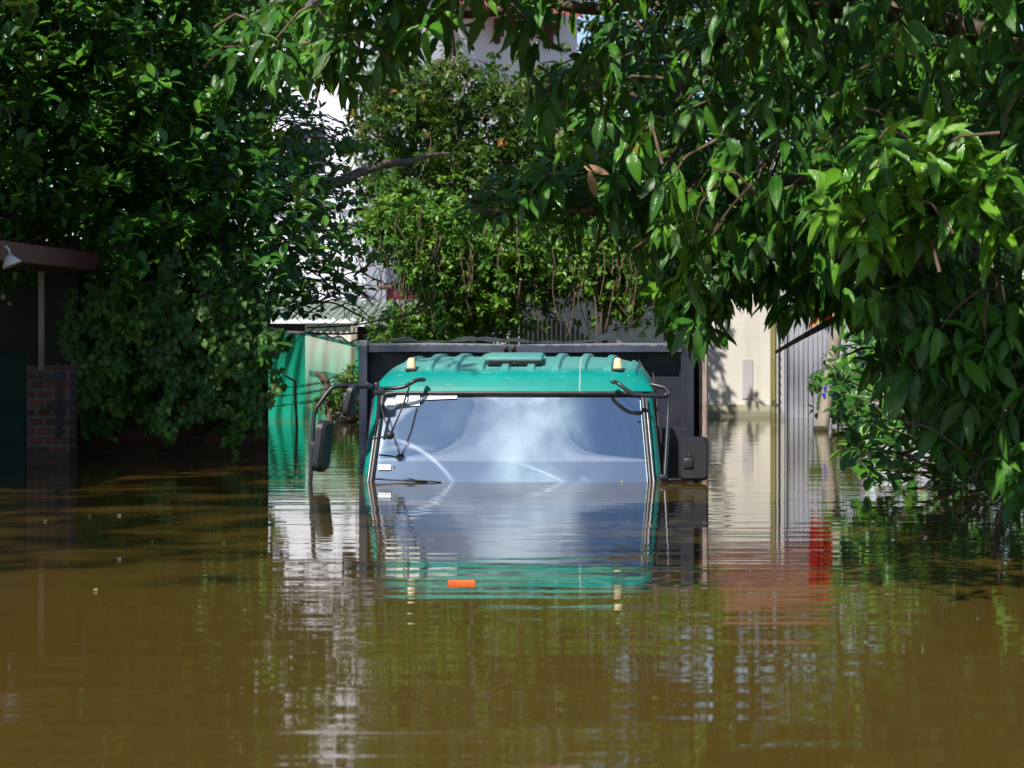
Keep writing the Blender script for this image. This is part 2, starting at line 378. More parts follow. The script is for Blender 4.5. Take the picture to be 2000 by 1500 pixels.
M['rusty_wood'] = plain('flaking timber side board', (.16, .09, .06), (.42, .34, .30), .85, 16, bump=.01, stretch=(2, 1, .5))
def tile_mat(name, c1, c2):
    g = N(name); o = g.pos(); f = g.noise(o, 4, 6, .6); g.pbr(g.ramp(f, [(.3, c1), (.7, c2)]), .7); return g.m
M['tile_red'] = tile_mat('red roof tiles', (.42, .10, .085), (.55, .17, .14))
M['tile_brown'] = tile_mat('brown roof tiles', (.22, .09, .06), (.34, .16, .11))
def brick_mat():
    g = N('old brick with dark burnt ends'); o = g.pos(); x, y, z = g.sep(o)
    v = g.comb(g.math('ADD', x, y), z, 0)
    b = g.n('ShaderNodeTexBrick'); g.set(b.inputs['Vector'], v); b.inputs['Scale'].default_value = 1
    b.inputs['Brick Width'].default_value = .105; b.inputs['Row Height'].default_value = .062; b.inputs['Mortar Size'].default_value = .010
    b.inputs['Color1'].default_value = (.20, .055, .032, 1); b.inputs['Color2'].default_value = (.05, .028, .03, 1); b.inputs['Mortar'].default_value = (.13, .115, .105, 1); b.inputs['Bias'].default_value = -.2
    f = g.noise(o, 18, 6, .65)
    col = g.mix(g.math('MULTIPLY', g.ramp(f, [(.5, 0), (.7, 1)]), .5), b.outputs['Color'], (.10, .085, .075))
    col = wet(g, col, z, f, .09, .7)
    g.pbr(col, .9, normal=g.bump(g.math('SUBTRACT', g.math('MULTIPLY', f, .4), b.outputs['Fac']), .008)); return g.m
M['brick'] = brick_mat()
def net_mat():
    g = N('green shade netting'); o = g.pos()
    f = g.noise(g.map(o, (1, 1, .6)), 2.2, 5, .6)
    dif = g.n('ShaderNodeBsdfDiffuse'); g.set(dif.inputs['Color'], g.ramp(f, [(.3, (.006, .27, .16)), (.7, (.02, .42, .27))]))
    tl = g.n('ShaderNodeBsdfTranslucent'); tl.inputs['Color'].default_value = (.02, .5, .3, 1)
    tr = g.n('ShaderNodeBsdfTransparent')
    x, y, z = g.sep(o)
    s = g.mixs(.35, dif.outputs[0], tl.outputs[0])
    op = g.math('MULTIPLY', g.ramp(g.math('ADD', z, g.math('MULTIPLY', f, .35)), [(.40, .90), (1.0, .40)]), 1.0)
    return g.done(g.mixs(op, tr.outputs[0], s))
M['net'] = net_mat()

# ------------------------------------------------------------------ water (the flooded street)
wb = B(); wb.grid(lambda u, v: Vector((-60+120*u, -15+115*v, 0)), 1, 1)
tag(wb.obj('floodwater', M['water']), kind='structure')


# ------------------------------------------------------------------ the dump truck, sunk to its windscreen
TX, TY, YAW = -.012, 14.96, R(3.0)
cw, sw = math.cos(YAW), math.sin(YAW)
truck = thing('dump_truck', 'flooded teal and black dump truck sunk to its windscreen in brown water', 'truck', (TX, TY, 0), -YAW)
def Lp(px, py, yl):                        # photo pixel -> truck coordinates at depth yl behind the front of the cab
    x = 0
    for _ in range(6):
        D = TY-x*sw+yl*cw; wx = (px-1000)*D/F; x = (wx-TX-yl*sw)/cw
    return Vector((x, yl, H-(py-HY)*D/F))
ZT = .527                                  # top of the windscreen
def W(z): return .886-.052*max(0, min(1.2, z/ZT))-(.03 if z < -.4 else 0)
def YF(z): return .02+.25*z/ZT if z > -.12 else -.037+.06*(z+.12)
BOW = .052
def front(s, z, inset=0):                  # the glass bulges a little both ways
    t = max(0, min(1, (z+.05)/(ZT+.05)))
    return Vector((W(z)*s, YF(z)+BOW*s*s+inset-.034*t*(1-t)*max(0, 1-(s/.94)**2), z))
SW = .940                                  # windscreen half width as a share of the cab half width
cols = [(-SW+2*SW*i/30) for i in range(31)]
corner = [R(a) for a in (12, 26, 42, 58, 74, 90)]
def prof(z):
    p = [front(s, z) for s in cols]
    r = .10; y0 = YF(z)+BOW*SW*SW; w_ = W(z)
    right = [Vector((w_*(SW+(1-SW)*math.sin(a)), y0+.015+r*(1-math.cos(a)), z)) for a in corner]
    yb = y0+.015+r
    side = [Vector((w_+.004*math.sin(k/8*math.pi), yb+(1.48-yb)*k/8, z)) for k in range(1, 9)]
    r2 = right+side
    left = [Vector((-q.x, q.y, q.z)) for q in r2][::-1]
    return left+p+r2
levels = [-.95, -.7, -.45, -.2, -.045, -.01, .06, .13, .20, .27, .34, .41, .47, ZT]
nl = 14                                    # columns left of the windscreen
b = B(); rows = [[b.b.verts.new(q) for q in prof(z)] for z in levels]
for j in range(len(levels)-1):
    zlo = levels[j]
    for i in range(len(rows[0])-1):
        if nl <= i < nl+30 and zlo >= -.05: continue          # windscreen opening
        if zlo >= .05 and levels[j+1] <= .48 and (2 <= i <= 6 or len(rows[0])-1-7 <= i <= len(rows[0])-1-3): continue    # door windows
        b.b.faces.new((rows[j][i], rows[j][i+1], rows[j+1][i+1], rows[j+1][i]))
cab = b.obj('cab', M['teal'], truck, smooth=True, sharp=35)
# roof skin: steep visor, ten pressed ribs, rounded shoulders
rpath = [(.245, .527), (.26, .552), (.288, .590), (.318, .622), (.345, .640), (.40, .655), (.52, .682), (.70, .708), (.92, .722), (1.2, .722), (1.40, .70), (1.49, .62), (1.50, .50)]
ribx = [Lp(px, 712, .45).x for px in (788, 838, 888, 939, 988, 1038, 1086, 1137, 1188, 1236)]
def rpt(v):
    t = v*(len(rpath)-1); i = min(int(t), len(rpath)-2); f = t-i
    p = [rpath[max(i-1, 0)], rpath[i], rpath[i+1], rpath[min(i+2, len(rpath)-1)]]
    if i in (0, 3, 4): return tuple(p[1][k]*(1-f)+p[2][k]*f for k in (0, 1))
    return tuple(.5*(2*p[1][k]+(p[2][k]-p[0][k])*f+(2*p[0][k]-5*p[1][k]+4*p[2][k]-p[3][k])*f*f+(3*p[1][k]-p[0][k]-3*p[2][k]+p[3][k])*f**3) for k in (0, 1))
def roof(u, v):
    s = -1+2*u
    s = math.copysign(1-(1-abs(s))**1.25, s)
    y, z = rpt(v); g = max(0, 1-abs(s)**7)**(1/2.1)
    zz = ZT+(z-ZT)*g*(1+.012*(1-s*s)) if z > ZT else z
    x = W(ZT)*s*(1.0+.002)
    yy = y+BOW*s*s*(1 if v < .6 else max(0, (1-v)/.4))+.16*max(0, abs(s)-.86)**1.3*(1 if v < .6 else 0)*6*.3
    m = max(0, min(1, (y-.355)/.03))*max(0, min(1, (1.38-y)/.03))
    rib = max(max(0, min(1, (.030-abs(x-q-.035*(y-.45)))/.011)) for q in ribx)
    return Vector((x, yy, zz+.0205*rib*m*g))
b = B(); b.grid(roof, 330, 60)
b.obj('roof', M['teal'], truck, smooth=True, sharp=24)
# windscreen and its rubber seal
b = B(); zs = [-.05+(ZT-.008+.05)*k/16 for k in range(17)]
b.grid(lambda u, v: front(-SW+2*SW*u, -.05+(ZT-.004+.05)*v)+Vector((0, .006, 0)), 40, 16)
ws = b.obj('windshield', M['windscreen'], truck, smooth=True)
def wsp(s, z, out=0): p = front(s, z); p.y -= out; return p
b = B()
side = lambda sg: [wsp(sg*SW*.985, z, .004) for z in (-.05, 0, .1, .2, .3, .4, .48)]
top = [wsp(SW*.985*(-1+2*i/24)*.985, ZT-.012+.0*i, .006) for i in range(25)]
loop = side(-1)+[wsp(-SW*.975, .508, .005)]+top[1:-1]+[wsp(SW*.975, .508, .005)]+side(1)[::-1]
b.tube(loop, .0165, 10)
b.obj('rubber_seal', M['rubber'], ws, smooth=True)
b = B()
trim_m = plain('scuffed bright trim', (.07, .07, .085), (.18, .18, .19), .3, 20, metal=.3)
for sg in (-1, 1): b = B(); b.tube([wsp(sg*SW*1.008, z, .012) for z in (-.05, 0, .1, .2, .3, .4, .49)], .0085, 8); b.obj('trim_strip', trim_m, ws, smooth=True)
def sticker(name, pts, mat, lab=None):
    b = B(); q = []
    for (px, py) in pts:
        z = H-(py-HY)*(TY+.13)/F; yl = YF(z)+.02; p = Lp(px, py, yl); s = p.x/W(p.z); q.append(wsp(s, p.z, .004))
    b.prism(q, (0, -.0015, .0005)); return tag(b.obj(name, mat, ws), lab)
def circ(cx, cy, rx, ry): return [(cx+rx*math.cos(2*math.pi*k/22), cy+ry*math.sin(2*math.pi*k/22)) for k in range(22)]
sticker('sticker', circ(763, 790, 12, 11), M['paper'], 'round white inspection sticker')
sticker('sticker', circ(784, 779, 11.5, 11), M['paper_yellow'], 'round yellowed inspection sticker')
sticker('sticker', [(799, 768), (820, 768), (820, 792), (800, 793)], M['paper'], 'square white sticker')
sticker('sticker', [(828, 766), (893, 765.5), (893, 778), (828, 781)], M['paper'], 'wide white paper strip along the top of the glass')
st = sticker('sticker', [(738, 908), (763, 908), (763, 918), (738, 918)], M['paper'], 'small white label low in the corner')
b = B(); b.prism([wsp(p[0], p[1], .0065) for p in [(-.786+.006*math.cos(k), .087+.004*math.sin(k)) for k in [2*math.pi*i/12 for i in range(12)]]], (0, -.001, 0)); b.obj('printed_dot', M['inside'], st)
# cab inside
b = B(); b.box((0, 1.0, .23), (1.62, .95, .52), 0); 
lin = bmesh.ops.reverse_faces(b.b, faces=b.b.faces[:])
for f in list(b.b.faces):
    if f.calc_center_median().y < .6: b.b.faces.remove(f)
b.obj('cab_lining', M['seat'], truck)
b = B(); b.box((0, .40, .005), (1.56, .50, .20), .02, seg=3); b.box((.42, .36, .10), (.46, .16, .05), .02)
b.obj('dashboard', M['inside'], truck, smooth=True, sharp=40)
for x in (-.42, .05, .48):
    b = B(); b.box((x, 1.22, .12), (.40, .14, .46), .06, seg=3); b.box((x, 1.22, .37), (.24, .10, .12), .04, seg=3); b.obj('seat', M['seat'], truck, smooth=True, sharp=50)
b = B(); rot = Matrix.Rotation(R(62), 3, 'X'); ring = [Vector((.42, .66, .14))+rot @ Vector((.2*math.cos(a), .2*math.sin(a), 0)) for a in [2*math.pi*k/28 for k in range(29)]]
b.tube(ring, .013, 8); b.tube([ring[0], ring[14]], .012, 8); b.tube([Vector((.42, .66, .14)), Vector((.42, .5, -.05))], .02, 8)
b.obj('steering_wheel', M['black'], truck, smooth=True)
for sg in (-1, 1):                         # door glass, set in the openings
    b = B()
    b.grid(lambda u, v: Vector((sg*(W(.05+.42*v)-.006), .33+.9*u+.1*v*(1-u), .045+.43*v)), 4, 4)
    b.obj('door_window', M['glass'], truck, thick=.005)
    b = B(); b.tube([(sg*(W(.02)+.004), .36, .03), (sg*(W(.46)+.004), .42, .47), (sg*(W(.46)+.004), 1.25, .48), (sg*(W(.02)+.004), 1.26, .03)], .012, 8); b.obj('door_seal', M['rubber'], truck, smooth=True)
# roof hatch, marker lamps
def roof_z(x, y):
    best = None
    lo, hi = .3, .8
    for _ in range(30):
        m = (lo+hi)/2
        if rpt(m)[0] < y: lo = m
        else: hi = m
    s = x/W(ZT); return ZT+(rpt(lo)[1]-ZT)*max(0, 1-abs(s)**7)**(1/2.1)*(1+.012*(1-s*s))
c = Lp(1006, 708, .60); c.z = roof_z(c.x, .60)+.024
b = B(); b.box(c+Vector((0, 0, .005)), (.345, .30, .034), .016, Matrix.Rotation(R(5), 3, 'X'), seg=3); hatch = b.obj('roof_vent', M['teal'], truck, smooth=True, sharp=50)
b = B(); b.box(c+Vector((0, -.004, -.018)), (.325, .30, .026), .010, Matrix.Rotation(R(5), 3, 'X')); b.box(c+Vector((-.078, -.152, -.018)), (.148, .012, .016), .003); b.box(c+Vector((.078, -.152, -.018)), (.148, .012, .016), .003)
b.obj('vent_grille', M['black'], hatch)
for px in (803.5, 1206.5):
    c = Lp(px, 716, .44); z = roof_z(c.x, .44)
    lamp = B().box((c.x, .44, z-.004), (.066, .09, .016), .005).obj('marker_lamp', M['black'], truck)
    b = B(); t = bmesh.new(); bmesh.ops.create_cube(t, size=1); bmesh.ops.scale(t, vec=(.058, .08, .070), verts=t.verts)
    for v in t.verts:
        if v.co.z > 0: v.co.x *= .72; v.co.y *= .6; v.co.y += .008
    bmesh.ops.bevel(t, geom=t.edges[:], offset=.014, segments=4, profile=.5, affect='EDGES'); bmesh.ops.translate(t, vec=(c.x, .44, z+.033), verts=t.verts); b.merge(t)
    b.obj('lens', M['cream_plastic'], lamp, smooth=True)
# mirror arms
def arm(pts, r=.0115, k=6): b = B(); b.tube([Lp(*p) for p in pts], r, 10, k); return b
b = arm([(606, 946, -.08), (607, 925, -.08), (611, 850, -.07), (614, 806, -.06), (624, 788, -.05), (640, 766, -.03), (652, 756, -.02), (672, 753.5, 0), (704, 755, .06), (735, 758, .16)], .0125)
b.tube([Lp(735, 759, .14), Lp(760, 759, .17), Lp(790, 755, .17), Lp(810, 744, .17), Lp(827, 741, .24)], .0125, 10, 6)
b.ball(Lp(825, 741.5, .22), (.022, .012, .013), 2)
b.box(Lp(740, 764, .15), (.075, .05, .05), .008); b.box(Lp(736, 755, .14), (.03, .03, .05), .006); b.box(Lp(721, 754, .12), (.05, .02, .035), .004, Matrix.Rotation(R(25), 3, 'Y'))
b.tube([Lp(740, 768, .14), Lp(739, 800, .13), Lp(736, 830, .11)], .010, 8)
la = b.obj('mirror_arm', M['tubing'], truck, smooth=True, sharp=50)
b = B(); b.tube([Lp(799, 757, .15), Lp(784, 800, .07), Lp(764, 846, -.0)], .0055, 8); b.tube([Lp(738, 772, .13), Lp(750, 815, .07), Lp(761, 846, 0)], .0048, 8); b.tube([Lp(724, 858, .06), Lp(745, 854, .03), Lp(758, 851, .0)], .005, 8)  # left V rod is built where a rod's shadow lies on the glass
b.ball(Lp(761, 850, .0), (.029, .022, .026), 3); b.obj('strut_and_shadow_rod', M['black'], la, smooth=True)
b = arm([(1198, 745.5, .235), (1206, 748, .19), (1222, 760, .17), (1236, 769, .165), (1246, 771.5, .165), (1270, 773, .17), (1301, 774, .19)], .0125)
b.tube([Lp(1272, 751, .26), Lp(1290, 755, .24), Lp(1302, 760, .22), Lp(1307, 774, .19), Lp(1305.5, 800, .17), Lp(1302, 870, .10), Lp(1298, 936, .03)], .0125, 10, 5)
b.ball(Lp(1199, 746, .22), (.022, .012, .013), 2); b.box(Lp(1302, 772, .19), (.035, .04, .028), .008)
b.box(Lp(1296, 932, .02), (.05, .04, .03), .006)
b.tube([Lp(1298, 937, .02), Lp(1316, 937.5, .02), Lp(1332, 936, .03), Lp(1342, 929, .03), Lp(1345.5, 918, .03)], .0095, 10, 5)
ra = b.obj('mirror_arm', M['tubing'], truck, smooth=True, sharp=50)
def shell(c, size, bev, rot, name, parent, bulge=0):
    t = bmesh.new(); bmesh.ops.create_cube(t, size=1); bmesh.ops.scale(t, vec=size, verts=t.verts)
    ed = [e for e in t.edges if abs((e.verts[0].co-e.verts[1].co).normalized().y) > .9]
    bmesh.ops.bevel(t, geom=ed, offset=bev, segments=6, profile=.5, affect='EDGES')
    fr = [f for f in t.faces if f.normal.y < -.9]
    r = bmesh.ops.inset_region(t, faces=fr, thickness=.016); 
    for f in fr:
        for v in f.verts: v.co.y -= bulge
    bmesh.ops.transform(t, matrix=Matrix.Translation(c) @ rot.to_4x4(), verts=t.verts)
    b = B(); b.merge(t); o = b.obj(name, M['black'], parent, smooth=True, sharp=38); return o
I3 = Matrix.Identity(3)
m = shell(Lp(1354.5, 895.5, .05), (.174, .045, .256), .032, I3, 'wing_mirror', ra, .022)
b = B(); b.box(Lp(1344.5, 905, .015), (.068, .04, .068), .014, seg=3); b.box(Lp(1346, 891, .012), (.02, .02, .03), .006); b.obj('mirror_clamp', M['black'], ra, smooth=True, sharp=50)
rl = Matrix.Rotation(R(-6), 3, 'Y') @ Matrix.Rotation(R(68), 3, 'Z')
m = shell(Lp(628.5, 871, -.03), (.155, .036, .30), .055, Matrix.Rotation(R(7), 3, 'Y') @ Matrix.Rotation(R(74), 3, 'Z'), 'wing_mirror', la, .018)
b = B(); b.box(Lp(613, 873, -.06), (.05, .05, .07), .010); b.box(Lp(621, 888, -.05), (.03, .05, .09), .012, Matrix.Rotation(R(10), 3, 'Y')); b.obj('mirror_clamp', M['black'], la, smooth=True, sharp=50)
m = shell(Lp(685, 783, .02), (.115, .028, .195), .05, Matrix.Rotation(R(14), 3, 'Y') @ Matrix.Rotation(R(72), 3, 'Z'), 'wing_mirror', la, .012)
b = B(); b.box(Lp(676, 785, -.0), (.045, .04, .05), .01, Matrix.Rotation(R(12), 3, 'Y')); b.tube([Lp(670, 755, .02), Lp(669.5, 768, .01), Lp(672, 782, .0)], .006, 8); b.obj('mirror_clamp', M['black'], la, smooth=True, sharp=50)
# parked wiper, just awash
b = B(); b.tube([Lp(733, 935.5, -.0), Lp(760, 937, -.01), Lp(800, 939, -.02), Lp(835, 941.5, -.03)], .0055, 8); b.box(Lp(806, 938.5, -.02), (.10, .012, .014), .004, Matrix.Rotation(R(5), 3, 'Y')); b.tube([Lp(796, 934.5, -.02), Lp(815, 938, -.03), Lp(862, 942, -.05)], .004, 8)
b.obj('wiper', M['rubber'], truck, smooth=True)
# whip aerial and strap by the far pillar
b = B(); b.tube([Lp(1248, 703, .5), Lp(1262, 728, .36), Lp(1277, 752, .27)], .0025, 6); b.tube([Lp(1275, 728, .4), Lp(1280, 760, .3), Lp(1283, 790, .25), Lp(1286, 832, .2)], .0035, 6); b.obj('aerial', M['wire'], truck)
# tipping body
D2 = 1.78
bed = B()
xl, xr = Lp(703, 700, D2).x, Lp(1356, 700, D2).x
zt = Lp(1000, 671, D2).z
xa, xb_ = Lp(719, 700, D2).x, Lp(1327, 700, D2).x
bed.box(((xa+xb_)/2, D2+.12, zt/2-.5), (xb_-xa+.02, .03, zt+.92))                      # recessed headboard
bed.box(((xl+xr)/2, D2+1.85, -.55), (xr-xl-.02, 3.3, .06))                             # floor
for x in (xl+.02, xr-.02): bed.box((x, D2+1.86, zt/2-.3), (.035, 3.36, zt+.56))
for k in range(7):
    for x, d in ((xl-.01, -1), (xr+.01, 1)): bed.box((x+d*.012, D2+.6+k*.42, zt/2-.3), (.05, .07, zt+.5), .006)
bed_o = bed.obj('tipping_body', M['bed'], truck)
b = B(); b.box((xl+.027, D2+.02, zt/2-.3+.012), (.056, .15, zt+.62), .006); b.obj('corner_post', M['bed_rim'], bed_o)
b = B(); b.box((xb_+.034, D2+.04, zt/2-.3+.012), (.05, .12, zt+.62), .006); b.box((xr-.03, D2-.02, zt/2-.3), (.055, .10, zt+.62), .006); b.box(((xb_+xr)/2, D2+.09, zt/2-.3), (xr-xb_, .02, zt+.55)); b.obj('corner_post', M['bed'], bed_o)
b = B()
n = 26
def rimz(u): return zt+.003*math.sin(u*9)-.006*math.exp(-((u-.46)/.05)**2)
def rimf(u, v):
    x = xa-.005+(xb_-xa+.02)*u; dent = .012*math.exp(-((u-.47)/.05)**2)
    q = [(D2+.12, 0), (D2-.02, 0), (D2-.032, -.006), (D2-.032, -.056), (D2-.02, -.066), (D2+.1, -.060)][int(round(v*5))]
    return Vector((x, q[0]+(dent if q[0] < D2 else 0), rimz(u)+q[1]))
b.grid(rimf, n, 5)
rim = b.obj('headboard_rim', M['bed_rim'], bed_o, smooth=True, sharp=30)
b = B()
for px in (986, 1001): b.tube([Lp(px, 672, D2-.04), Lp(px+1, 681, D2-.045), Lp(px, 690, D2-.03)], .008, 8); b.ball(Lp(px, 679, D2-.045), (.014, .012, .02), 2)
b.obj('hook', M['wire'], rim, smooth=True)
b = B(); b.box((xr+.05, D2+.35, zt/2-.3), (.035, .62, zt+.52)); b.tube([(xr+.075, D2+.05, -.2), (xr+.07, D2+.05, .35), (xr+.075, D2+.06, zt-.06)], [.025, .02, .016], 7); b.obj('side_board', M['rusty_wood'], bed_o)
b = B(); b.box(Lp(1318, 890, 1.3), (.16, .25, .35)); b.box(Lp(1318, 862, 1.3), (.13, .2, .03)); b.obj('air_filter_box', M['bed'], truck)
b = B(); b.box((0, 1.9, -.75), (.9, 3.8, .25)); b.obj('chassis', M['black'], truck)
# tarpaulin heaped over the front of the load
tp = B()
def heap(u, v):
    px = 735+600*u; base = Lp(px, 668, D2+.10+.55*v)
    h = .012+.02*math.exp(-((px-770)/30)**2)+.018*math.exp(-((px-800)/16)**2)+.035*math.exp(-((px-930)/45)**2)+.022*math.exp(-((px-1000)/22)**2)+.058*math.exp(-((px-1190)/30)**2)+.022*math.exp(-((px-1240)/25)**2)+.012*math.sin(px*.11+5*v)*.6
    return Vector((base.x, base.y, zt+max(.006, h)*math.sin(math.pi*(.08+.8*v))**.7))
tp.grid(heap, 110, 12)
tw = tp.obj('tarpaulin', M['cloth_dark'], None, smooth=True)
tw.location = truck.location; tw.rotation_euler = truck.rotation_euler
tag(tw, 'crumpled dark tarpaulin bunched along the top of the truck body behind the cab', 'tarpaulin')

# ------------------------------------------------------------------ the white house behind
def corr(n, amp): return lambda u: amp*math.sin(2*math.pi*n*u)
hc = P(705, HY, 33.0); HTH = math.asin(-.75)
house = thing('white_house', 'tall white rendered house with maroon band seen through gaps in the leaves', 'house', (hc.x, hc.y, 0), HTH)
B().box((-2.1, 1.9, 4), (4.2, 3.8, 10)).obj('wall', M['white_wall'], house)
b = B(); b.box((-.16, -.04, 4), (.34, .12, 9.99)); b.box((.04, .16, 4), (.12, .34, 9.98))
for z in (2.35, 2.52, 5.2): b.box((-.14, .10, z), (.52, .56, .07), .012)
b.obj('pilaster', M['white_wall'], house, )
b = B()
for z, d in ((2.62, .10), (5.4, .16)): B().box((-2.3, -d/2-.001, z), (3.8, d, .12), .01).obj('string_course', M['white_wall'], house)
b = B()
for z, d in ((2.62, .10), (5.6, .16)): B().box((d/2+.001, 2.0, z), (d, 3.4, .12), .01).obj('string_course', M['white_wall'], house)
B().box((.02, 1.95, 1.40), (.05, 3.4, .135)).obj('painted_band', M['maroon'], house)
B().box((.05, 1.95, 1.27), (.11, 3.4, .09)).obj('plinth_ledge', M['white_wall'], house)
def house_window(face, a, z0, wd, hh):
    fx = (lambda t, z, o: Vector((t, -o, z))) if face == 'l' else (lambda t, z, o: Vector((o, t, z)))
    sz = (lambda ln, dp, h: (ln, dp, h)) if face == 'l' else (lambda ln, dp, h: (dp, ln, h))
    b = B(); e = .07
    b.box(fx(a, z0, .02), sz(wd+2*e, .06, e), .004); b.box(fx(a, z0+hh+e, .02), sz(wd+2*e, .06, e), .004)
    for s in (-1, 1): b.box(fx(a+s*(wd/2+e/2), z0+hh/2+e/2, .022), sz(e, .06, hh), .004)
    b.box(fx(a, z0+hh/2+e/2, .020), sz(.05, .05, hh))
    w_ = b.obj('window', M['white_paint'], house)
    B().box(fx(a, z0+hh/2+e/2, .004), sz(wd, .012, hh)).obj('pane', M['glass'], w_)
    b = B()
    for k in range(7): b.box(fx(a, z0+.08+k*hh/7, .045), sz(wd, .012, .014))
    b.obj('grille', M['black'], w_)
house_window('l', -1.05, 2.95, .72, .62); house_window('l', -3.3, 2.95, .8, .9); house_window('l', -2.6, .2, .8, 1.0)
house_window('r', 2.9, 3.2, .8, 1.0)
b = B(); b.grid(lambda u, v: Vector((.05+.55*v, 1.2+2.2*u, 5.52-.34*v+.025*abs(math.sin(u*math.pi*14)))), 168, 4); b.obj('canopy_roof', M['tile_red'], house, smooth=True, thick=.02)
cbm = plain('dark brown bracket', (.07, .03, .025), (.10, .045, .035), .7)
for y in (1.4, 2.3, 3.2):
    b = B()
    for k in range(4): b.box((.005+(.06+.07*(3-k))/2, y, 5.10-.085*k), (.06+.07*(3-k), .07, .083))
    b.obj('canopy_bracket', cbm, house)

# ------------------------------------------------------------------ lean-to shed with the netting
sh = thing('garden_shed', 'low white walled lean-to under a pale green corrugated roof', 'shed', (P(650, HY, 29).x, 29, 0))
ox = sh.location.x
def S_(px, D, z): return Vector(((px-1000)*D/F-ox, D-29, z))
b = B()
def shroof(u, v):
    D = 28+3.2*v; x0 = (470-1000)*28/F-ox; x1 = (800-1000)*28/F-ox
    return Vector((x0+(x1-x0)*u, D-29, 1.045+.25*v+.014*math.sin(2*math.pi*26*u)))
b.grid(shroof, 416, 4); b.obj('roof', M['tin_green'], sh, smooth=True, thick=.006)
a = S_(596, 28.12, 0); c = S_(688, 28.12, 0)
B().box(((a.x+c.x)/2, a.y+.06, .22), (c.x-a.x, .12, 1.56)).obj('wall', M['cream_wall'], sh)
a = S_(440, 28.6, 0); c = S_(596, 28.6, 0)
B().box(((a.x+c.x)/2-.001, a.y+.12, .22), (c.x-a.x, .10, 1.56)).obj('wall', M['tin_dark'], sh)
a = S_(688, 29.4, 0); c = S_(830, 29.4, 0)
B().box(((a.x+c.x)/2, a.y, .22), (c.x-a.x, .10, 1.5)).obj('wall', M['tin_dark'], sh)  # near-black sheet stands in for the shade of the open bay
for px in (692, 778):
    q = S_(px, 28.03, 0); B().box((q.x, q.y, .25), (.07, .07, 1.54), .006).obj('post', M['grey_bark'], sh)
b = B(); b.tube([S_(560, 27.75, .90), S_(600, 27.75, .885), S_(690, 27.75, .765), S_(730, 27.75, .73)], .022, 8); b.obj('rail', M['black'], sh)
for p in ([(648, 500), (683, 592)], [(692, 520), (722, 595)]):
    b = B(); q = [P(x, y, 30.2)-Vector((ox, 29, 0)) for x, y in p]; b.tube(q, .03, 8); b.obj('roof_stay', M['white_paint'], sh, smooth=True)
net_top = [(500, 632), (522, 640), (545, 646), (572, 654), (598, 650), (615, 655), (632, 652), (648, 661), (664, 657), (682, 671), (694, 664), (712, 672), (730, 672)]
def ntop(px):
    for (x0, y0), (x1, y1) in zip(net_top, net_top[1:]):
        if x0 <= px <= x1: return y0+(y1-y0)*(px-x0)/(x1-x0)
    return 650
b = B()
def net(u, v):
    px = 500+230*u; t = P(px, ntop(px), 27.3); z = t.z*(1-v)-.12*v
    return Vector((t.x+.02*math.sin(u*9+v*4), 27.3-.25*v+.05*math.sin(u*34+2.2*math.sin(v*3+u*5))*(1-.5*v)+.03*math.sin(u*61+v*6)-.22*max(0, v-.55)*math.sin(u*7), z))
b.grid(net, 120, 34)
n_ = b.obj('shade_net', M['net'], None, smooth=True); tag(n_, 'sagging green shade netting hung across the lean-to down to the water', 'netting')
b = B(); b.tube([P(px, ntop(px)-.5, 27.28) for px in range(502, 730, 4)], .011, 6); b.obj('edge_rope', M['black'], n_)

# ------------------------------------------------------------------ barbed wire, stump, rocks
bw = thing('barbed_wire_fence', 'barbed wire strung on a thin bent stake in front of the green netting', 'fence', (P(578, HY, 23.6).x, 23.6, 0))
o_ = Vector(bw.location)
def Q(x, y, D): return P(x, y, D)-o_
b = B(); b.tube([Q(556, 733, 23.6), Q(566, 739, 23.6), Q(576, 744, 23.6), Q(577, 775, 23.6), Q(579, 815, 23.6), Q(581, 870, 23.6)], [.008, .011, .013, .012, .013, .013], 8); b.obj('stake', M['twig'], bw, smooth=True)
b = B(); b.tube([Q(519, 730, 24.5), Q(520, 790, 24.5), Q(521, 850, 24.5)], .014, 8); b.obj('stake', M['twig'], bw, smooth=True)
for ys in ([762, 757, 751, 745, 735], [780, 772, 766, 757, 748], [800, 790, 784, 770, 758]):
    b = B(); pts = [Q(x, y+2*math.sin(x), 23.6+(x-577)*.004) for x, y in zip((480, 577, 615, 650, 720), ys)]
    cp, _ = curve(pts, [1]*5, 8); b.tube(cp, .0045, 5)
    for p in cp[::2]: b.tube([p+Vector((-.018, 0, -.02)), p+Vector((.018, 0, .02))], .003, 4); b.tube([p+Vector((.018, 0, -.02)), p+Vector((-.018, 0, .02))], .003, 4)
    b.obj('wire', M['wire'], bw)
b = B(); b.tube([P(612, 726, 25), P(622, 731, 25), P(633, 740, 25.02), P(640, 757, 25.02), P(639, 780, 25), P(645, 835, 25)], [.012, .03, .042, .035, .028, .04], 9, 3)
b.tube([P(636, 744, 25), P(652, 734, 25), P(668, 729, 24.9)], [.014, .009, .006], 6); b.tube([P(622, 742, 24.98), P(630, 742, 24.98)], [.004, .012], 6)
tag(b.obj('tree_stump', M['bark'], None, smooth=True), 'broken snag of a dead trunk sticking up in front of the green netting', 'stump')
rg = np.random.default_rng(5)
def rock(px, py, D, sx, sy, sz, lab):
    c = P(px, py, D); b = B(); b.ball((0, 0, 0), (sx, sy, sz), 3, jit=.16, rng=rg)
    o = b.obj('rock', M['stone'], None, smooth=True, sharp=30); o.location = c; tag(o, lab, 'rock', 'rocks at the waterline by the netting')
rock(657, 806, 25.6, .10, .10, .085, 'reddish brown rock at the waterline below the broken snag')
rock(687, 811, 25.5, .115, .10, .08, 'darker wide rock at the waterline touching the black truck body')
rock(668, 822, 25.4, .07, .07, .045, 'small low wet rock between two larger rocks')

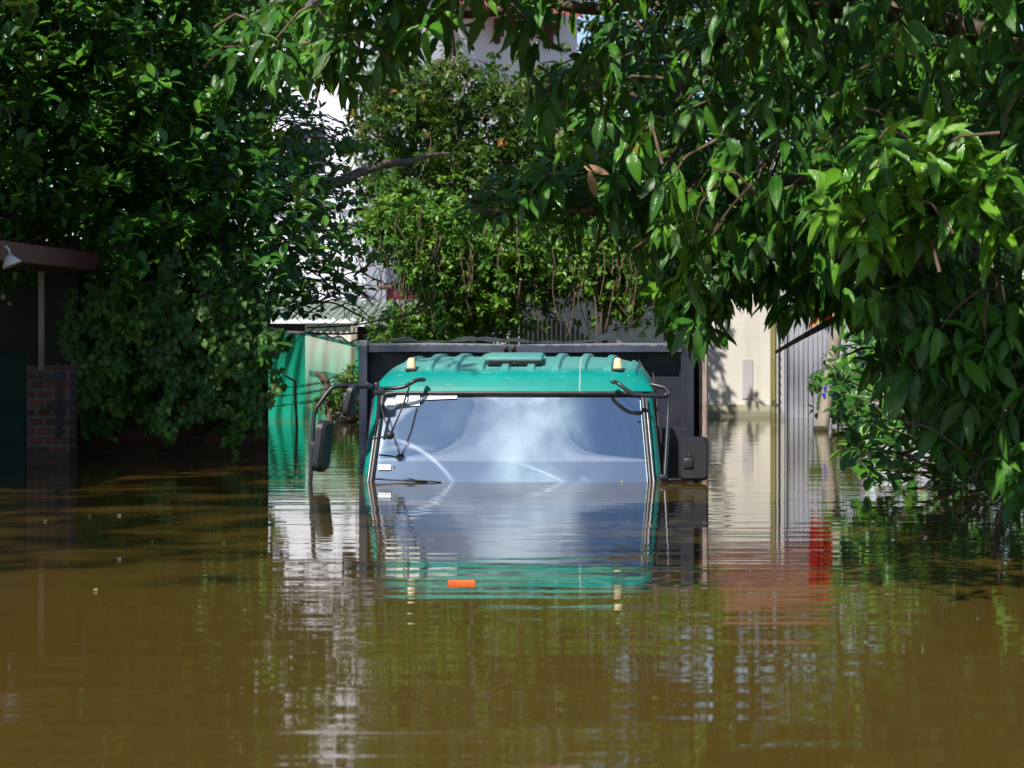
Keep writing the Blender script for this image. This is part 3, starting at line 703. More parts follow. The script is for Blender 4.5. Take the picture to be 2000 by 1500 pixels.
# ------------------------------------------------------------------ picket fence and cream wall
pf = thing('picket_fence', 'weathered grey picket fence with pointed tops above the truck body', 'fence', (P(1080, HY, 25.8).x, 25.8, 0))
o_ = Vector(pf.location)
tops = [(1000, 628), (1009, 626), (1018, 624), (1027, 622), (1036, 624), (1046, 622), (1055, 624), (1064, 622), (1073, 620), (1082, 620), (1091, 623), (1100, 629), (1109, 637), (1119, 635), (1128, 640), (1137, 648), (1147, 654), (1156, 660)]
for i, (px, py) in enumerate(tops):
    t = P(px, py, 25.8)-o_; hw = .0175; tip = .035 if px != 1109 else .0
    pts = [(t.x-hw, 0, -.3), (t.x+hw, 0, -.3), (t.x+hw, 0, t.z-tip), (t.x+.001, 0, t.z), (t.x-hw, 0, t.z-tip)]
    B().prism([Vector(p) for p in pts], (0, .02, 0)).obj('picket', M['picket'], pf)
b = B()
for z in (.25, .70): b.box((-.02, .035, z), (1.1, .03, .05))
b.obj('fence_rail', M['picket'], pf)
cwall = thing('boundary_wall', 'long cream rendered wall with a damp green foot, dappled by leaf shadows', 'wall', (P(1270, HY, 27.3).x, 27.3, 0))
ox = cwall.location.x; x0 = (1020-1000)*27.3/F-ox; x1 = (1505-1000)*27.3/F-ox
B().box(((x0+x1)/2, .09, .51), (x1-x0, .16, 1.66)).obj('wall_face', M['cream_wall'], cwall)
B().box(((x0+x1)/2, .005, -.10), (x1-x0-.002, .05, .46)).obj('damp_foot', M['damp'], cwall)
B().box(((x0+x1)/2, .09, 1.365), (x1-x0+.04, .22, .05), .008).obj('coping', M['pale_conc'], cwall)
q = (1460-1000)*27.3/F-ox; B().box((q, .006, .40), (.11, .012, .42)).obj('painted_patch', render_wall('faded lilac notice', (.44, .41, .44), (.52, .49, .52), .3), cwall, )
a = P(1504, HY, 27.0).x; c = P(1531, HY, 27.0).x
gp = thing('gate_pillar', 'pale concrete gate pillar with a mossy yellow edge between cream wall and tin gate', 'pillar', ((a+c)/2, 27.0, 0))
B().box((.03, 0, .45), (c-a-.06, .16, 1.9), .008).obj('shaft', M['pale_conc'], gp)
B().box((-(c-a)/2+.030, -.01, .45), (.040, .17, 1.88), .006).obj('mossy_edge', M['moss_edge'], gp)
b = B(); b.box((.012, -.088, .45), (.014, .02, 1.86)); [b.box((.012, -.10, .1+k*.09), (.02, .015, .02)) for k in range(9)]; b.obj('hinge_bar', M['black'], gp)
tg = thing('tin_gate', 'grey corrugated metal gate standing in the water right of the mossy pillar', 'gate', (P(1576, HY, 27).x, 27.0, 0))
ox = tg.location.x; x0 = (1532-1000)*27/F-ox; x1 = (1690-1000)*27/F-ox
b = B(); b.grid(lambda u, v: Vector((x0+(x1-x0)*u, .016*math.sin(2*math.pi*17*u), -.4+1.65*v)), 272, 2); b.obj('sheet', M['tin'], tg, smooth=True, thick=.004)
b = B(); b.box(((x0+x1)/2, .05, 1.0), (x1-x0, .04, .05)); b.box(((x0+x1)/2, .05, .2), (x1-x0, .04, .05)); b.box((x0+.0, -.03, .4), (.03, .05, 1.7)); b.obj('gate_frame', M['tin'], tg)
# neighbours behind the wall
nb = thing('tiled_house', 'lilac walled house under a brown tiled roof behind the cream wall', 'house', (P(1450, HY, 33).x, 33, 0))
B().box((0, 1.5, .85), (2.6, 3, 2.4)).obj('wall', render_wall('lilac render', (.52, .48, .55), (.62, .57, .64), .2), nb)
b = B(); b.grid(lambda u, v: Vector((-1.55+3.1*u, -.35+2.2*v, 1.88+1.0*v+.018*abs(math.sin(u*math.pi*20))+.02*(v*14 % 1))), 200, 42); b.obj('roof', M['tile_brown'], nb, thick=.02)
rw = tag(B().box((P(1900, HY, 28).x, 28, .35), (3.0, .15, 1.5)).obj('boundary_wall', M['white_wall']), 'pale wall half hidden behind the shrub beside the leaning post', 'wall')
# leaning post, flag
lp = thing('leaning_post', 'pale worn timber post leaning right with a blue paint mark on it', 'post', P(1604, 842, 23.2))
o_ = Vector(lp.location)
b = B(); b.tube([Q(1600, 880, 23.2), Q(1606, 838, 23.2), Q(1619, 750, 23.2), Q(1632, 660, 23.2), Q(1640, 600, 23.2)], [.058, .058, .058, .056, .052], 12); b.obj('shaft', M['grey_bark'], lp, smooth=True)
b = B(); b.box(Q(1602, 838, 23.16), (.11, .16, .06), .02); b.obj('mossy_base', plain('dark wet moss', (.03, .03, .012), (.07, .06, .02), .9, 12), lp, smooth=True)
b = B(); 
for k, (x, y) in enumerate([(1613, 745), (1614, 751), (1611, 757), (1613, 764), (1609, 770), (1611, 776)]): b.box(Q(x, y, 23.145), (.034-.006*(k % 2), .006, .018), .002, Matrix.Rotation(R(12-9*(k % 3)), 3, 'Y'))
b.obj('paint_mark', plain('blue paint', (.01, .04, .45), (.02, .08, .6), .5), lp)
fl = thing('red_flag', 'red cloth flag hanging behind the leaves above the tin gate', 'flag', (P(1642, HY, 25.5).x, 25.5, 0))
o_ = Vector(fl.location)
b = B(); b.tube([Q(1645, 820, 25.5), Q(1643, 430, 25.5)], .016, 8); b.obj('pole', M['white_paint'], fl, smooth=True)
b = B()
def flag(u, v): q = Q(1642-64*u+6*v, 488+30*u*u+128*v+10*math.sin(u*6), 25.5); q.y += .05*math.sin(u*13+v*2)+.02*math.sin(u*29); return q
b.grid(flag, 50, 20); b.obj('cloth', M['red_cloth'], fl, smooth=True, thick=.002)
b = B(); b.grid(lambda u, v: flag(u, 1)+Vector((0, -.003, -.028*v)), 50, 1); b.obj('fringe', plain('yellow fringe', (.6, .38, .02), (.7, .45, .03), .7), fl)
mt = B(); mt.tube([P(1962, 30, 12), P(2120, 312, 12)], .014, 12); tag(mt.obj('metal_tube', M['white_paint'], None, smooth=True), 'short white metal tube poking out of the leaves at the top right', 'tube')

# ------------------------------------------------------------------ hut on the left
hut = thing('open_shed', 'dark shed with a dark red metal fascia along its eave', 'shed', (-3.4, 16.3, 0))
o_ = Vector(hut.location)
e0, e1 = Vector((-3.14, 13.2, 1.41))-o_, Vector((-2.82, 17.5, 1.41))-o_
dr = (e1-e0).normalized(); nr = Vector((dr.y, -dr.x, 0))
b = B(); b.prism([e0, e1, e1+Vector((0, 0, -.105)), e0+Vector((0, 0, -.105))], nr*-.012); b.prism([e0+nr*.0, e1, e1-nr*.06, e0-nr*.06], (0, 0, .008)); b.prism([e1-nr*.012, e1-nr*.34, e1-nr*.34+Vector((0, 0, -.105)), e1-nr*.012+Vector((0, 0, -.105))], dr*-.01)
b.obj('fascia', M['tin_red'], hut)
b = B(); b.grid(lambda u, v: (e0+(e1-e0)*u-nr*(.02+4.5*v)+Vector((0, 0, .012+.55*v+.012*math.sin(u*2*math.pi*30)))), 240, 3); b.obj('roof', M['tin_red'], hut, smooth=True, thick=.004)
b = B(); b.prism([e0-nr*.02+Vector((0, 0, -.11)), e1-nr*.02+Vector((0, 0, -.11))-dr*.12, e1-nr*.30+Vector((0, 0, -.12))-dr*.12, e0-nr*.30+Vector((0, 0, -.12))], (0, 0, .02)); b.obj('soffit', M['soffit'], hut)
q = P(81, 660, 17.15)-o_
b = B(); b.tube([(q.x, q.y, .62), (q.x, q.y, 1.34)], .020, 12); b.obj('post', M['grey_bark'], hut, smooth=True)
b = B(); b.box((-1.2, 1.75, .4), (3.1, .08, 2.0)); b.obj('back_wall', M['tin_dark'], hut)
a, c = P(50, HY, 17.2).x, P(138, HY, 17.2).x
bp = thing('brick_pillar', 'short red brick pillar with dark burnt bricks standing in shaded water', 'pillar', ((a+c)/2, 17.3, 0))
B().box((0, 0, .08), (c-a, .28, 1.16), .006).obj('brickwork', M['brick'], bp)
b = B(); b.box((.078, -.152, .42), (.03, .02, .50)); b.box((.02, -.156, .575), (.17, .02, .03)); b.box((.03, -.156, .375), (.14, .02, .03)); b.obj('iron_hinge', M['black'], bp)
gg = thing('metal_gate', 'dark green sheet metal gate leaf in the shade in front of the brick pillar', 'gate', (-3.35, 15.65, 0))
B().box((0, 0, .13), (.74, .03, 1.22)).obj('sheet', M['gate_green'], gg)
b = B(); b.tube([(.37, -.0, -.4), (.37, -.0, .75)], .014, 8); b.tube([(-.37, 0, .745), (.37, 0, .745)], .014, 8); b.obj('gate_frame', M['gate_green'], gg, smooth=True)
lm = thing('hanging_lamp', 'white cone lamp shade hanging under the dark red eave', 'lamp', P(20, 497, 15.0))
b = B(); t = bmesh.new(); bmesh.ops.create_cone(t, cap_ends=False, segments=28, radius1=.062, radius2=.022, depth=.06); bmesh.ops.transform(t, matrix=Matrix.Translation((0, 0, -.035)) @ Matrix.Rotation(R(-22), 4, 'Y'), verts=t.verts); b.merge(t); b.obj('shade', M['white_paint'], lm, smooth=True, thick=.002)
b = B(); b.tube([(0, 0, -.01), (-.01, .0, .03), (-.03, 0, .05)], .008, 8); b.ball((.012, 0, -.045), (.018, .018, .022), 2); b.obj('lamp_holder', M['white_paint'], lm, smooth=True)
vw = thing('corrugated_wall', 'dark corrugated sheet wall under hanging vines ending at a straight edge', 'wall', (P(430, HY, 18.6).x, 18.6, 0))
ox = vw.location.x; x0 = (135-1000)*18.6/F-ox; x1 = (521-1000)*18.6/F-ox
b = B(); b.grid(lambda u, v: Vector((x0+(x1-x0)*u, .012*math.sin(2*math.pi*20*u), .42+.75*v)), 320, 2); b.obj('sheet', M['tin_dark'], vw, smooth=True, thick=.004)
B().box(((x0+x1)/2, .06, .06), (x1-x0, .12, .74)).obj('brick_base', M['brick'], vw)
B().box((x1-.012, .035, .5), (.035, .06, 1.36)).obj('edge_post', M['tin_dark'], vw)

# ------------------------------------------------------------------ things afloat
def afloat(name, px, py, lab, cat, r=.014, mat=None, rz=0, group=None):
    r *= .42
    D = F*H/(py-HY); c = P(px, py, D); c.z = .003
    b = B(); n = 10
    b.prism([Vector((r*1.5*math.cos(a)*(1+.2*math.cos(3*a)), r*math.sin(a), .004*math.sin(2*a))) for a in [2*math.pi*k/n for k in range(n)]], (0, 0, .003))
    o = b.obj(name, mat, None); o.location = c; o.rotation_euler = (0, 0, rz); tag(o, lab, cat, group)
yl = plain('yellowed floating leaf', (.35, .28, .06), (.5, .42, .12), .6); gy = plain('pale floating scrap', (.22, .20, .15), (.34, .31, .25), .6)
G_ = 'scraps floating on the brown water'
afloat('floating_leaf', 1213, 942, 'yellow leaf floating against the windscreen of the truck', 'leaf', .013, yl, 0, G_)
afloat('floating_leaf', 175, 1010, 'yellowish leaf floating on the water before the brick pillar', 'leaf', .012, yl, 1, G_)
afloat('floating_scrap', 232, 1008, 'thin pale scrap floating on shaded water, farthest of the scraps on the left', 'scrap', .014, gy, .1, G_)
afloat('floating_scrap', 88, 1019, 'tiny pale scrap floating in the reflection of the brick pillar', 'scrap', .010, gy, .6, G_)
afloat('floating_leaf', 297, 1060, 'small lime leaf floating left of the green vine reflections', 'leaf', .010, M['leaf_pale'], .3, G_)
afloat('floating_scrap', 437, 1061, 'pale scrap floating among the green vine reflections', 'scrap', .010, gy, .9, G_)
afloat('floating_scrap', 232, 1094, 'longer pale scrap floating on dark water, nearer than the others', 'scrap', .014, gy, .1, G_)
afloat('floating_leaf', 186, 1155, 'small brown leaf floating, nearest of the floating bits on the left', 'leaf', .010, yl, .5, G_)
D = F*H/(1140-HY); c = P(901.5, 1140, D)
b = B(); b.box((0, 0, .002), (.094, .03, .022), .003); o = b.obj('orange_block', M['orange'], None); o.location = (c.x, c.y, -.002); o.rotation_euler = (0, 0, R(2))
tag(o, 'small bright orange plastic block floating in front of the truck', 'float')

# ------------------------------------------------------------------ foliage
def template(kind):
    if kind == 'lance': ts = np.linspace(0, 1, 8); wd = .165*np.sin(np.pi*ts**.85)**.8; bend, fold, wav = .30, .35, .018
    elif kind == 'broad': ts = np.linspace(0, 1, 6); wd = .27*np.sin(np.pi*ts**1.25)**.75; bend, fold, wav = .16, .35, .0
    elif kind == 'heart': ts = np.array([0, .1, .3, .55, .8, 1]); wd = np.array([.10, .33, .42, .30, .12, 0]); bend, fold, wav = .25, .3, .0
    else: ts = np.array([0, .35, .7, 1]); wd = np.array([.05, .27, .22, 0]); bend, fold, wav = .2, .3, 0
    wd = np.maximum(wd, .006); V, UV = [], []
    for i, t in enumerate(ts):
        zc = -bend*t*t
        for s in (-1, 0, 1):
            wv = wav*math.sin(i*2.4)*abs(s)
            V.append((s*wd[i], t-.02*abs(s)*0, zc+abs(s)*wd[i]*fold+wv)); UV.append((.5+.5*s, t))
    Fc = []
    for i in range(len(ts)-1):
        for s in (0, 1):
            a = i*3+s; Fc.append((a, a+1, a+4, a+3))
    return np.array(V), np.array(Fc), np.array(UV)
TPL = {k: template(k) for k in ('lance', 'broad', 'heart', 'small')}
def norm(a): return a/np.maximum(np.linalg.norm(a, axis=-1, keepdims=True), 1e-9)
def leaves(name, kind, pos, d, up, size, rnd, mat, parent=None, wscale=None):
    V, Fc, UV = TPL[kind]; n = len(pos)
    d = norm(d); xa = norm(np.cross(d, up)); nz = np.cross(xa, d)
    ws = np.ones(n) if wscale is None else wscale
    bs = RNG.uniform(.4, 1.5, n)
    co = pos[:, None, :]+size[:, None, None]*(V[None, :, 0, None]*ws[:, None, None]*xa[:, None, :]+V[None, :, 1, None]*d[:, None, :]+V[None, :, 2, None]*bs[:, None, None]*nz[:, None, :])
    k = len(V); me = bpy.data.meshes.new(name)
    co = co.reshape(-1, 3).astype(np.float32)
    fi = (Fc[None]+(np.arange(n)*k)[:, None, None]).reshape(-1, 4)
    me.vertices.add(len(co)); me.vertices.foreach_set('co', co.ravel())
    me.loops.add(fi.size); me.loops.foreach_set('vertex_index', fi.ravel().astype(np.int32))
    me.polygons.add(len(fi)); me.polygons.foreach_set('loop_start', (np.arange(len(fi))*4).astype(np.int32))
    uvl = me.uv_layers.new(name='UVMap'); uvl.data.foreach_set('uv', UV[fi.ravel() % k].astype(np.float32).ravel())
    at = me.attributes.new('rnd', 'FLOAT', 'POINT'); at.data.foreach_set('value', np.repeat(rnd, k).astype(np.float32))
    me.polygons.foreach_set('use_smooth', np.ones(len(fi), bool))
    me.update(calc_edges=True); me.validate()
    me.materials.append(mat)
    o = bpy.data.objects.new(name, me); C.objects.link(o)
    if parent:
        o.parent = parent; o.matrix_parent_inverse = Matrix.Translation(-Vector(parent.location))
    return o
def inpoly(x, y, poly):
    r = np.zeros(len(x), bool); n = len(poly)
    for i in range(n):
        (x0, y0), (x1, y1) = poly[i], poly[(i+1) % n]
        c = ((y0 > y) != (y1 > y)) & (x < (x1-x0)*(y-y0)/((y1-y0) or 1e-9)+x0); r ^= c
    return r
def sample(poly, d0, d1, n, bias=1.0):     # points through a volume whose outline, seen from the street, is poly
    p = np.array(poly, float); lo, hi = p.min(0), p.max(0); out = []
    while sum(map(len, out)) < n:
        q = RNG.uniform(lo, hi, (n*2, 2)); q = q[inpoly(q[:, 0], q[:, 1], poly)]
        D = d0+(d1-d0)*RNG.random(len(q))**bias
        out.append(np.stack([(q[:, 0]-1000)*D/F, D, H-(q[:, 1]-HY)*D/F], 1))
    return np.concatenate(out)[:n]
def clear(p):                              # keep the sun and the sky open over the truck's cab
    t = 15.05-p[:, 1]; s = t/-SUN.y
    x, z = p[:, 0]-SUN.x*s, p[:, 2]-SUN.z*s
    a = (x > -1.5) & (x < 1.25) & (z > -.25) & (z < 1.05) & (t > 0)
    b = (p[:, 2] > .72*t-.15) & (np.abs(p[:, 0]) < .95+.24*t) & (t > .3)
    return p[~(a | b)]
def rvec(n): return norm(RNG.normal(size=(n, 3)))
def clumps(c, k, sig):                     # k points around each centre
    return (c[:, None]+RNG.normal(size=(len(c), k, 3))*np.array(sig)).reshape(-1, 3)
def whorls(tips, axis, nl, size, droop, spread, kind, name, mat, parent, jr=.25, rb=0, tone=None):
    n = len(tips); axis = norm(axis)
    a = norm(np.cross(axis, rvec(n))); b_ = np.cross(axis, a)
    cnt = RNG.integers(nl[0], nl[1]+1, n); idx = np.repeat(np.arange(n), cnt)
    j = np.concatenate([np.arange(c) for c in cnt]); ph = j*2.39996+np.repeat(RNG.random(n)*6.28, cnt)
    rad = a[idx]*np.cos(ph)[:, None]+b_[idx]*np.sin(ph)[:, None]
    sz = RNG.uniform(*size, len(idx))*(1-.25*RNG.random(len(idx)))
    dirs = norm(rad*spread+axis[idx]*(.5+.1*RNG.random((len(idx), 1)))+np.array([0, 0, -1])*RNG.uniform(*droop, (len(idx), 1))+rvec(len(idx))*jr)
    pos = tips[idx]-axis[idx]*(j[:, None]*.012*(sz[:, None]/.1))+rad*sz[:, None]*.12
    up = norm(axis[idx]*.6+np.array([0, 0, .8])+rvec(len(idx))*.25)
    t0 = RNG.random(n) if tone is None else tone
    rn = np.clip(t0[idx]*.65+RNG.random(len(idx))*.38-.02, 0, 1); rn = np.where(rn < .94, np.minimum(rn+rb, .94), rn)
    return leaves(name, kind, pos, dirs, up, sz, rn, mat, parent, RNG.uniform(.8, 1.2, len(idx)))
def twigs(name, tips, roots, mat, parent, r=.004, k=5):
    b = B()
    for t, q in zip(tips, roots):
        t, q = Vector(t), Vector(q); m = (t+q)/2+Vector((random.uniform(-.03, .03), random.uniform(-.03, .03), .04)); b.tube([q, m, t], [r*1.7, r*1.2, r*.7], k, caps=False)
    return tag(adopt(b.obj('twigs', mat, None, smooth=True), parent), kind='stuff')
def adopt(o, p):
    o.parent = p; o.matrix_parent_inverse = Matrix.Translation(-Vector(p.location)); return o
def limb(pts, r, name='branch', parent=None, mat='bark', k=6):
    b = B(); b.tube([Vector(p) for p in pts], r, 9, k); return adopt(b.obj(name, M[mat], None, smooth=True), parent)

# ---- the big broad-leaved tree on the left
LT = thing('broadleaf_tree', 'large dark tree with glossy broad leaves filling the upper left', 'tree', (-3.0, 20.2, 0))
limb([(-3.0, 20.2, -.6), (-2.95, 20.2, 1.0), (-2.8, 20.1, 2.2), (-2.4, 20.0, 3.2), (-1.6, 20.3, 4.6)], [.17, .15, .13, .11, .05], 'trunk', LT)
limb([P(380, 290, 20.2), P(440, 215, 20.3), P(500, 165, 20.4), P(580, 90, 20.5), P(640, 5, 20.6), P(690, -80, 20.7)], [.06, .055, .05, .045, .04, .03], 'branch', LT)
limb([P(400, 60, 20.6), P(470, 62, 20.6), P(520, 20, 20.6), P(560, 12, 20.6), P(620, 22, 20.6)], [.03, .03, .028, .02, .012], 'branch', LT)
limb([P(330, 420, 20.3), P(520, 380, 20.8), P(632, 361, 21.4), P(672, 352, 21.6), P(700, 338, 21.7), P(752, 320, 21.9), P(800, 316, 22.1), P(838, 304, 22.3), P(880, 300, 22.5)], [.07, .06, .05, .047, .042, .036, .03, .022, .01], 'branch', LT)
limb([P(640, 357, 21.4), P(652, 330, 21.4), P(640, 318, 21.3)], [.03, .022, .016], 'branch', LT)
polyA = [(-250, -420), (520, -420), (560, -120), (470, 10), (490, 120), (530, 200), (560, 270), (590, 340), (630, 420), (630, 490), (590, 530), (530, 570), (490, 630), (460, 690), (420, 640), (300, 600), (200, 580), (150, 520), (-250, 470)]
cA = sample(polyA, 17.3, 20.6, 1000)
tA = clear(clumps(cA, 5, (.14, .18, .14))); aA = norm(rvec(len(tA))*.7+np.array([.1, -.45, .75]))
whorls(tA, aA, (5, 8), (.10, .15), (-.1, .35), .75, 'broad', 'crown', M['leaf_broad'], LT)
polyA2 = [(-250, 470), (150, 520), (200, 580), (300, 600), (420, 640), (470, 720), (475, 780), (420, 840), (150, 700), (140, 560), (-250, 560)]
tA2 = sample(polyA2, 18.2, 20.4, 900); whorls(tA2, norm(rvec(len(tA2))*.8+np.array([0, -.4, .4])), (4, 7), (.08, .12), (0, .5), .8, 'broad', 'foliage', M['leaf_broad'], LT)
tAi = sample([(-250, -420), (400, -420), (430, 0), (470, 300), (430, 520), (300, 590), (150, 520), (-250, 470)], 20.0, 21.3, 1500)
tAi = tAi[tAi[:, 2] < 3.9]
whorls(tAi, norm(rvec(len(tAi))+np.array([0, -.3, .3])), (5, 8), (.13, .19), (-.1, .5), .8, 'broad', 'foliage', M['leaf_broad'], LT)
# unseen leaves added to this crown, above and left, to shade shed and vines
cO = np.stack([RNG.uniform(-6.4, -2.6, 110), RNG.uniform(11.5, 18, 110), RNG.uniform(2.6, 5.6, 110)], 1); cO = cO[(cO[:, 0] < -.175*cO[:, 1]-.15) | (cO[:, 2] > H+.1316*cO[:, 1]+.25)]
cS = np.stack([RNG.uniform(-4.7, -3.2, 110), RNG.uniform(14.2, 17.2, 110), RNG.uniform(1.85, 3.4, 110)], 1); cS = cS[cS[:, 0] < -.2*cS[:, 1]-.12]
cO = np.concatenate([cO, cS])
tO = clear(clumps(cO, 5, (.22, .22, .22))); whorls(tO, norm(rvec(len(tO))+np.array([0, 0, .6])), (5, 8), (.12, .17), (-.1, .35), .8, 'broad', 'foliage', M['leaf_broad'], LT)  # the added unseen shade leaves
# sparse outer sprays over the gap of light
polyS = [(520, 120), (600, 180), (690, 240), (740, 330), (700, 420), (740, 520), (700, 600), (560, 620), (540, 520), (600, 400), (560, 300)]
tS = sample(polyS, 19.5, 21.5, 125); whorls(tS, norm(rvec(len(tS))*.8+np.array([.4, -.3, .3])), (3, 6), (.07, .11), (-.1, .4), .8, 'broad', 'foliage', M['leaf_broad'], LT)
rt = tS+np.array([-.35, .1, .05])+RNG.normal(size=tS.shape)*.1; twigs('twig', tS, rt, M['bark'], LT, .005)
# ---- vines
def vine(name, lab, paths, size, seedshift=0, mat='leaf_heart', step=.03, hang=.8, tone=None, nper=1):
    v = thing(name, lab, 'vine', tuple(paths[0][0]))
    b = B(); pos, ds, ups, ton = [], [], [], []
    for pth in paths:
        cp, _ = curve([Vector(p) for p in pth], [1]*len(pth), 10)
        b.tube(cp, .004, 5, caps=False)
        acc = 0
        tb = random.random()*.5
        for i in range(1, len(cp)):
            acc += (cp[i]-cp[i-1]).length
            while acc > step:
                acc -= step
                for _ in range(nper):
                    t = i/len(cp); pos.append(tuple(cp[i]+Vector((random.gauss(0, .03), random.gauss(0, .03), random.gauss(0, .02)))))
                    ds.append((random.gauss(0, .45), -.35+random.gauss(0, .3), -hang+random.gauss(0, .3))); ups.append((random.gauss(0, .3), -.9, .5+random.gauss(0, .2))); ton.append(min(1, tb+.25*random.random()+.45*t**3))
    tag(adopt(b.obj('vine_stems', M['twig'], None), v), kind='stuff')
    n = len(pos); sz = RNG.uniform(*size, n)
    leaves('foliage', 'heart', np.array(pos), np.array(ds), np.array(ups), sz, np.array(ton), M[mat], v)
    return v
def drop(x, y, D, ln, sway=.12, toward=0):
    p = [P(x, y, D)]; k = 5
    for i in range(1, k+1): p.append(P(x, y, D)+Vector((random.gauss(0, sway)*i/k, -toward*i/k+random.gauss(0, .05), -ln*i/k)))
    return p
paths = []
for i in range(130):
    x = random.uniform(135, 510); y = random.uniform(470, 640)+(40 if x < 200 else 0); D = random.uniform(17.6, 18.35)
    bot = random.uniform(660, 885) if x > 240 else random.uniform(590, 860)
    if x < 330 and random.random() < .45: continue
    paths.append(drop(x, y, D, max(.3, (bot-y)*D/F), .12))
vine('climbing_vine', 'curtain of heart-leaved vine hanging down the dark corrugated wall to the water', paths, (.038, .068), step=.017, nper=2)
paths = [[P(425, 255, 18.9), P(470, 150, 18.9), P(500, 175, 18.8), P(560, 195, 18.8), P(612, 205, 18.8)],
         [P(460, 290, 18.6), P(540, 275, 18.6), P(600, 285, 18.7), P(650, 280, 18.8), P(690, 268, 18.8), P(706, 285, 18.8)],
         [P(440, 310, 18.6), P(520, 300, 18.6), P(590, 300, 18.7), P(650, 292, 18.8), P(704, 280, 18.8)],
         [P(450, 320, 18.55), P(520, 325, 18.6), P(560, 320, 18.7), P(600, 310, 18.8)],
         [P(200, 80, 18.4), P(215, 130, 18.2), P(250, 160, 18.1), P(270, 200, 18.1)], [P(190, 120, 18.4), P(235, 150, 18.2), P(262, 190, 18.1), P(285, 170, 18.1)],
         [P(445, 0, 18.8), P(448, 60, 18.6), P(432, 110, 18.5)], [P(470, -20, 18.8), P(465, 40, 18.6), P(440, 95, 18.5)]]
vine('climbing_vine', 'trailing vine strands reaching right across the bright gap in the leaves', paths, (.055, .08), step=.016, hang=1.0)
paths = [[P(560, 420, 18.9), P(620, 440, 18.9), P(660, 470, 19), P(740, 500, 19.2)], [P(520, 440, 18.9), P(600, 470, 18.9), P(640, 500, 18.9), P(690, 520, 19)], [P(600, 480, 19), P(560, 520, 19), P(600, 560, 19)], [P(570, 400, 19), P(640, 430, 19), P(670, 460, 19), P(680, 500, 19)],
         [P(700, 560, 19.5), P(660, 540, 19.4), P(610, 500, 19.3)], [P(620, 590, 19.5), P(560, 560, 19.4), P(530, 520, 19.3)]]
vine('climbing_vine', 'loose sunlit vine tips with bare stems left of the netting', paths, (.04, .06), step=.02, hang=.5, nper=2)
bt = thing('bare_shrub', 'tangle of bare brown twigs in front of the pale green shed roof', 'shrub', P(600, 700, 20.5))
b = B()
for q in ([(520, 560), (600, 545), (650, 560), (700, 600), (760, 655)], [(540, 540), (620, 520), (680, 560), (740, 590)], [(560, 600), (640, 590), (690, 610), (740, 640)], [(600, 640), (690, 635), (760, 622), (830, 610)], [(600, 650), (680, 652), (760, 640)],
          [(600, 500), (640, 560), (660, 590)], [(640, 520), (700, 560), (730, 600)], [(560, 530), (590, 570), (640, 600)], [(620, 560), (600, 590), (560, 610)], [(690, 540), (740, 500), (760, 480)], [(650, 545), (700, 530), (730, 545), (770, 560)]):
    b.tube([P(x, y, 20.5+random.uniform(-.3, .3)) for x, y in q], [random.uniform(.006, .009)]*(len(q)-1)+[.002], 6, 6)
    for _ in range(7):
        i = random.randrange(len(q)-1); f = random.random(); x = q[i][0]*(1-f)+q[i+1][0]*f; y = q[i][1]*(1-f)+q[i+1][1]*f
        b.tube([P(x, y, 20.5), P(x+random.uniform(-10, 40), y+random.uniform(-30, 20), 20.5), P(x+random.uniform(0, 70), y+random.uniform(-50, 30), 20.5+random.uniform(-.2, .2))], [.005, .003, .0015], 5, 3)
adopt(b.obj('twigs', M['twig'], None, smooth=True), bt)

# ---- the tree with small mixed leaves behind the truck
MT = thing('autumn_tinged_tree', 'bushy tree with small dull leaves and some orange ones above the middle', 'tree', (-.3, 24.5, 0))
limb([(-.3, 25.8, -.5), (-.35, 25.8, 1.2), (-.5, 25.7, 2.2), (-.55, 25.6, 2.9)], [.09, .08, .05, .02], 'trunk', MT)
limb([P(890, 360, 25), P(893, 250, 25), P(905, 170, 25)], [.02, .018, .008], 'branch', MT)
limb([P(760, 430, 24.9), P(840, 340, 24.9), P(960, 315, 24.9), P(1090, 330, 24.9)], [.02, .02, .015, .008], 'branch', MT)
polyM = [(690, 210), (720, 150), (800, 140), (880, 110), (960, 130), (1010, 170), (1080, 150), (1160, 150), (1200, 260), (1170, 420), (1000, 420), (850, 400), (760, 430), (720, 380), (760, 330), (700, 280)]
cM = sample(polyM, 24.4, 26.6, 560); tM = clumps(cM, 4, (.13, .2, .12))
whorls(tM, norm(rvec(len(tM))+np.array([0, -.4, .3])), (5, 8), (.07, .12), (0, .5), .8, 'small', 'crown', M['leaf_dry'], MT)
tw_ = tM[::6]; twigs('twig', tw_, tw_+RNG.normal(size=tw_.shape)*.16+np.array([0, .1, -.1]), M['twig'], MT, .0045)
polyM2 = [(560, -60), (900, -160), (1300, -160), (1300, 60), (1090, 90), (960, -20), (760, -10), (640, 60), (600, 20)]
cU = np.stack([RNG.uniform(1.6, 2.6, 8), RNG.uniform(22.3, 26, 8), RNG.uniform(3.4, 5.4, 8)], 1); tU = clumps(cU, 4, (.2, .25, .2))
whorls(tU, norm(rvec(len(tU))+np.array([0, -.2, .4])), (5, 8), (.10, .15), (0, .5), .8, 'small', 'crown', M['leaf_dry'], MT)
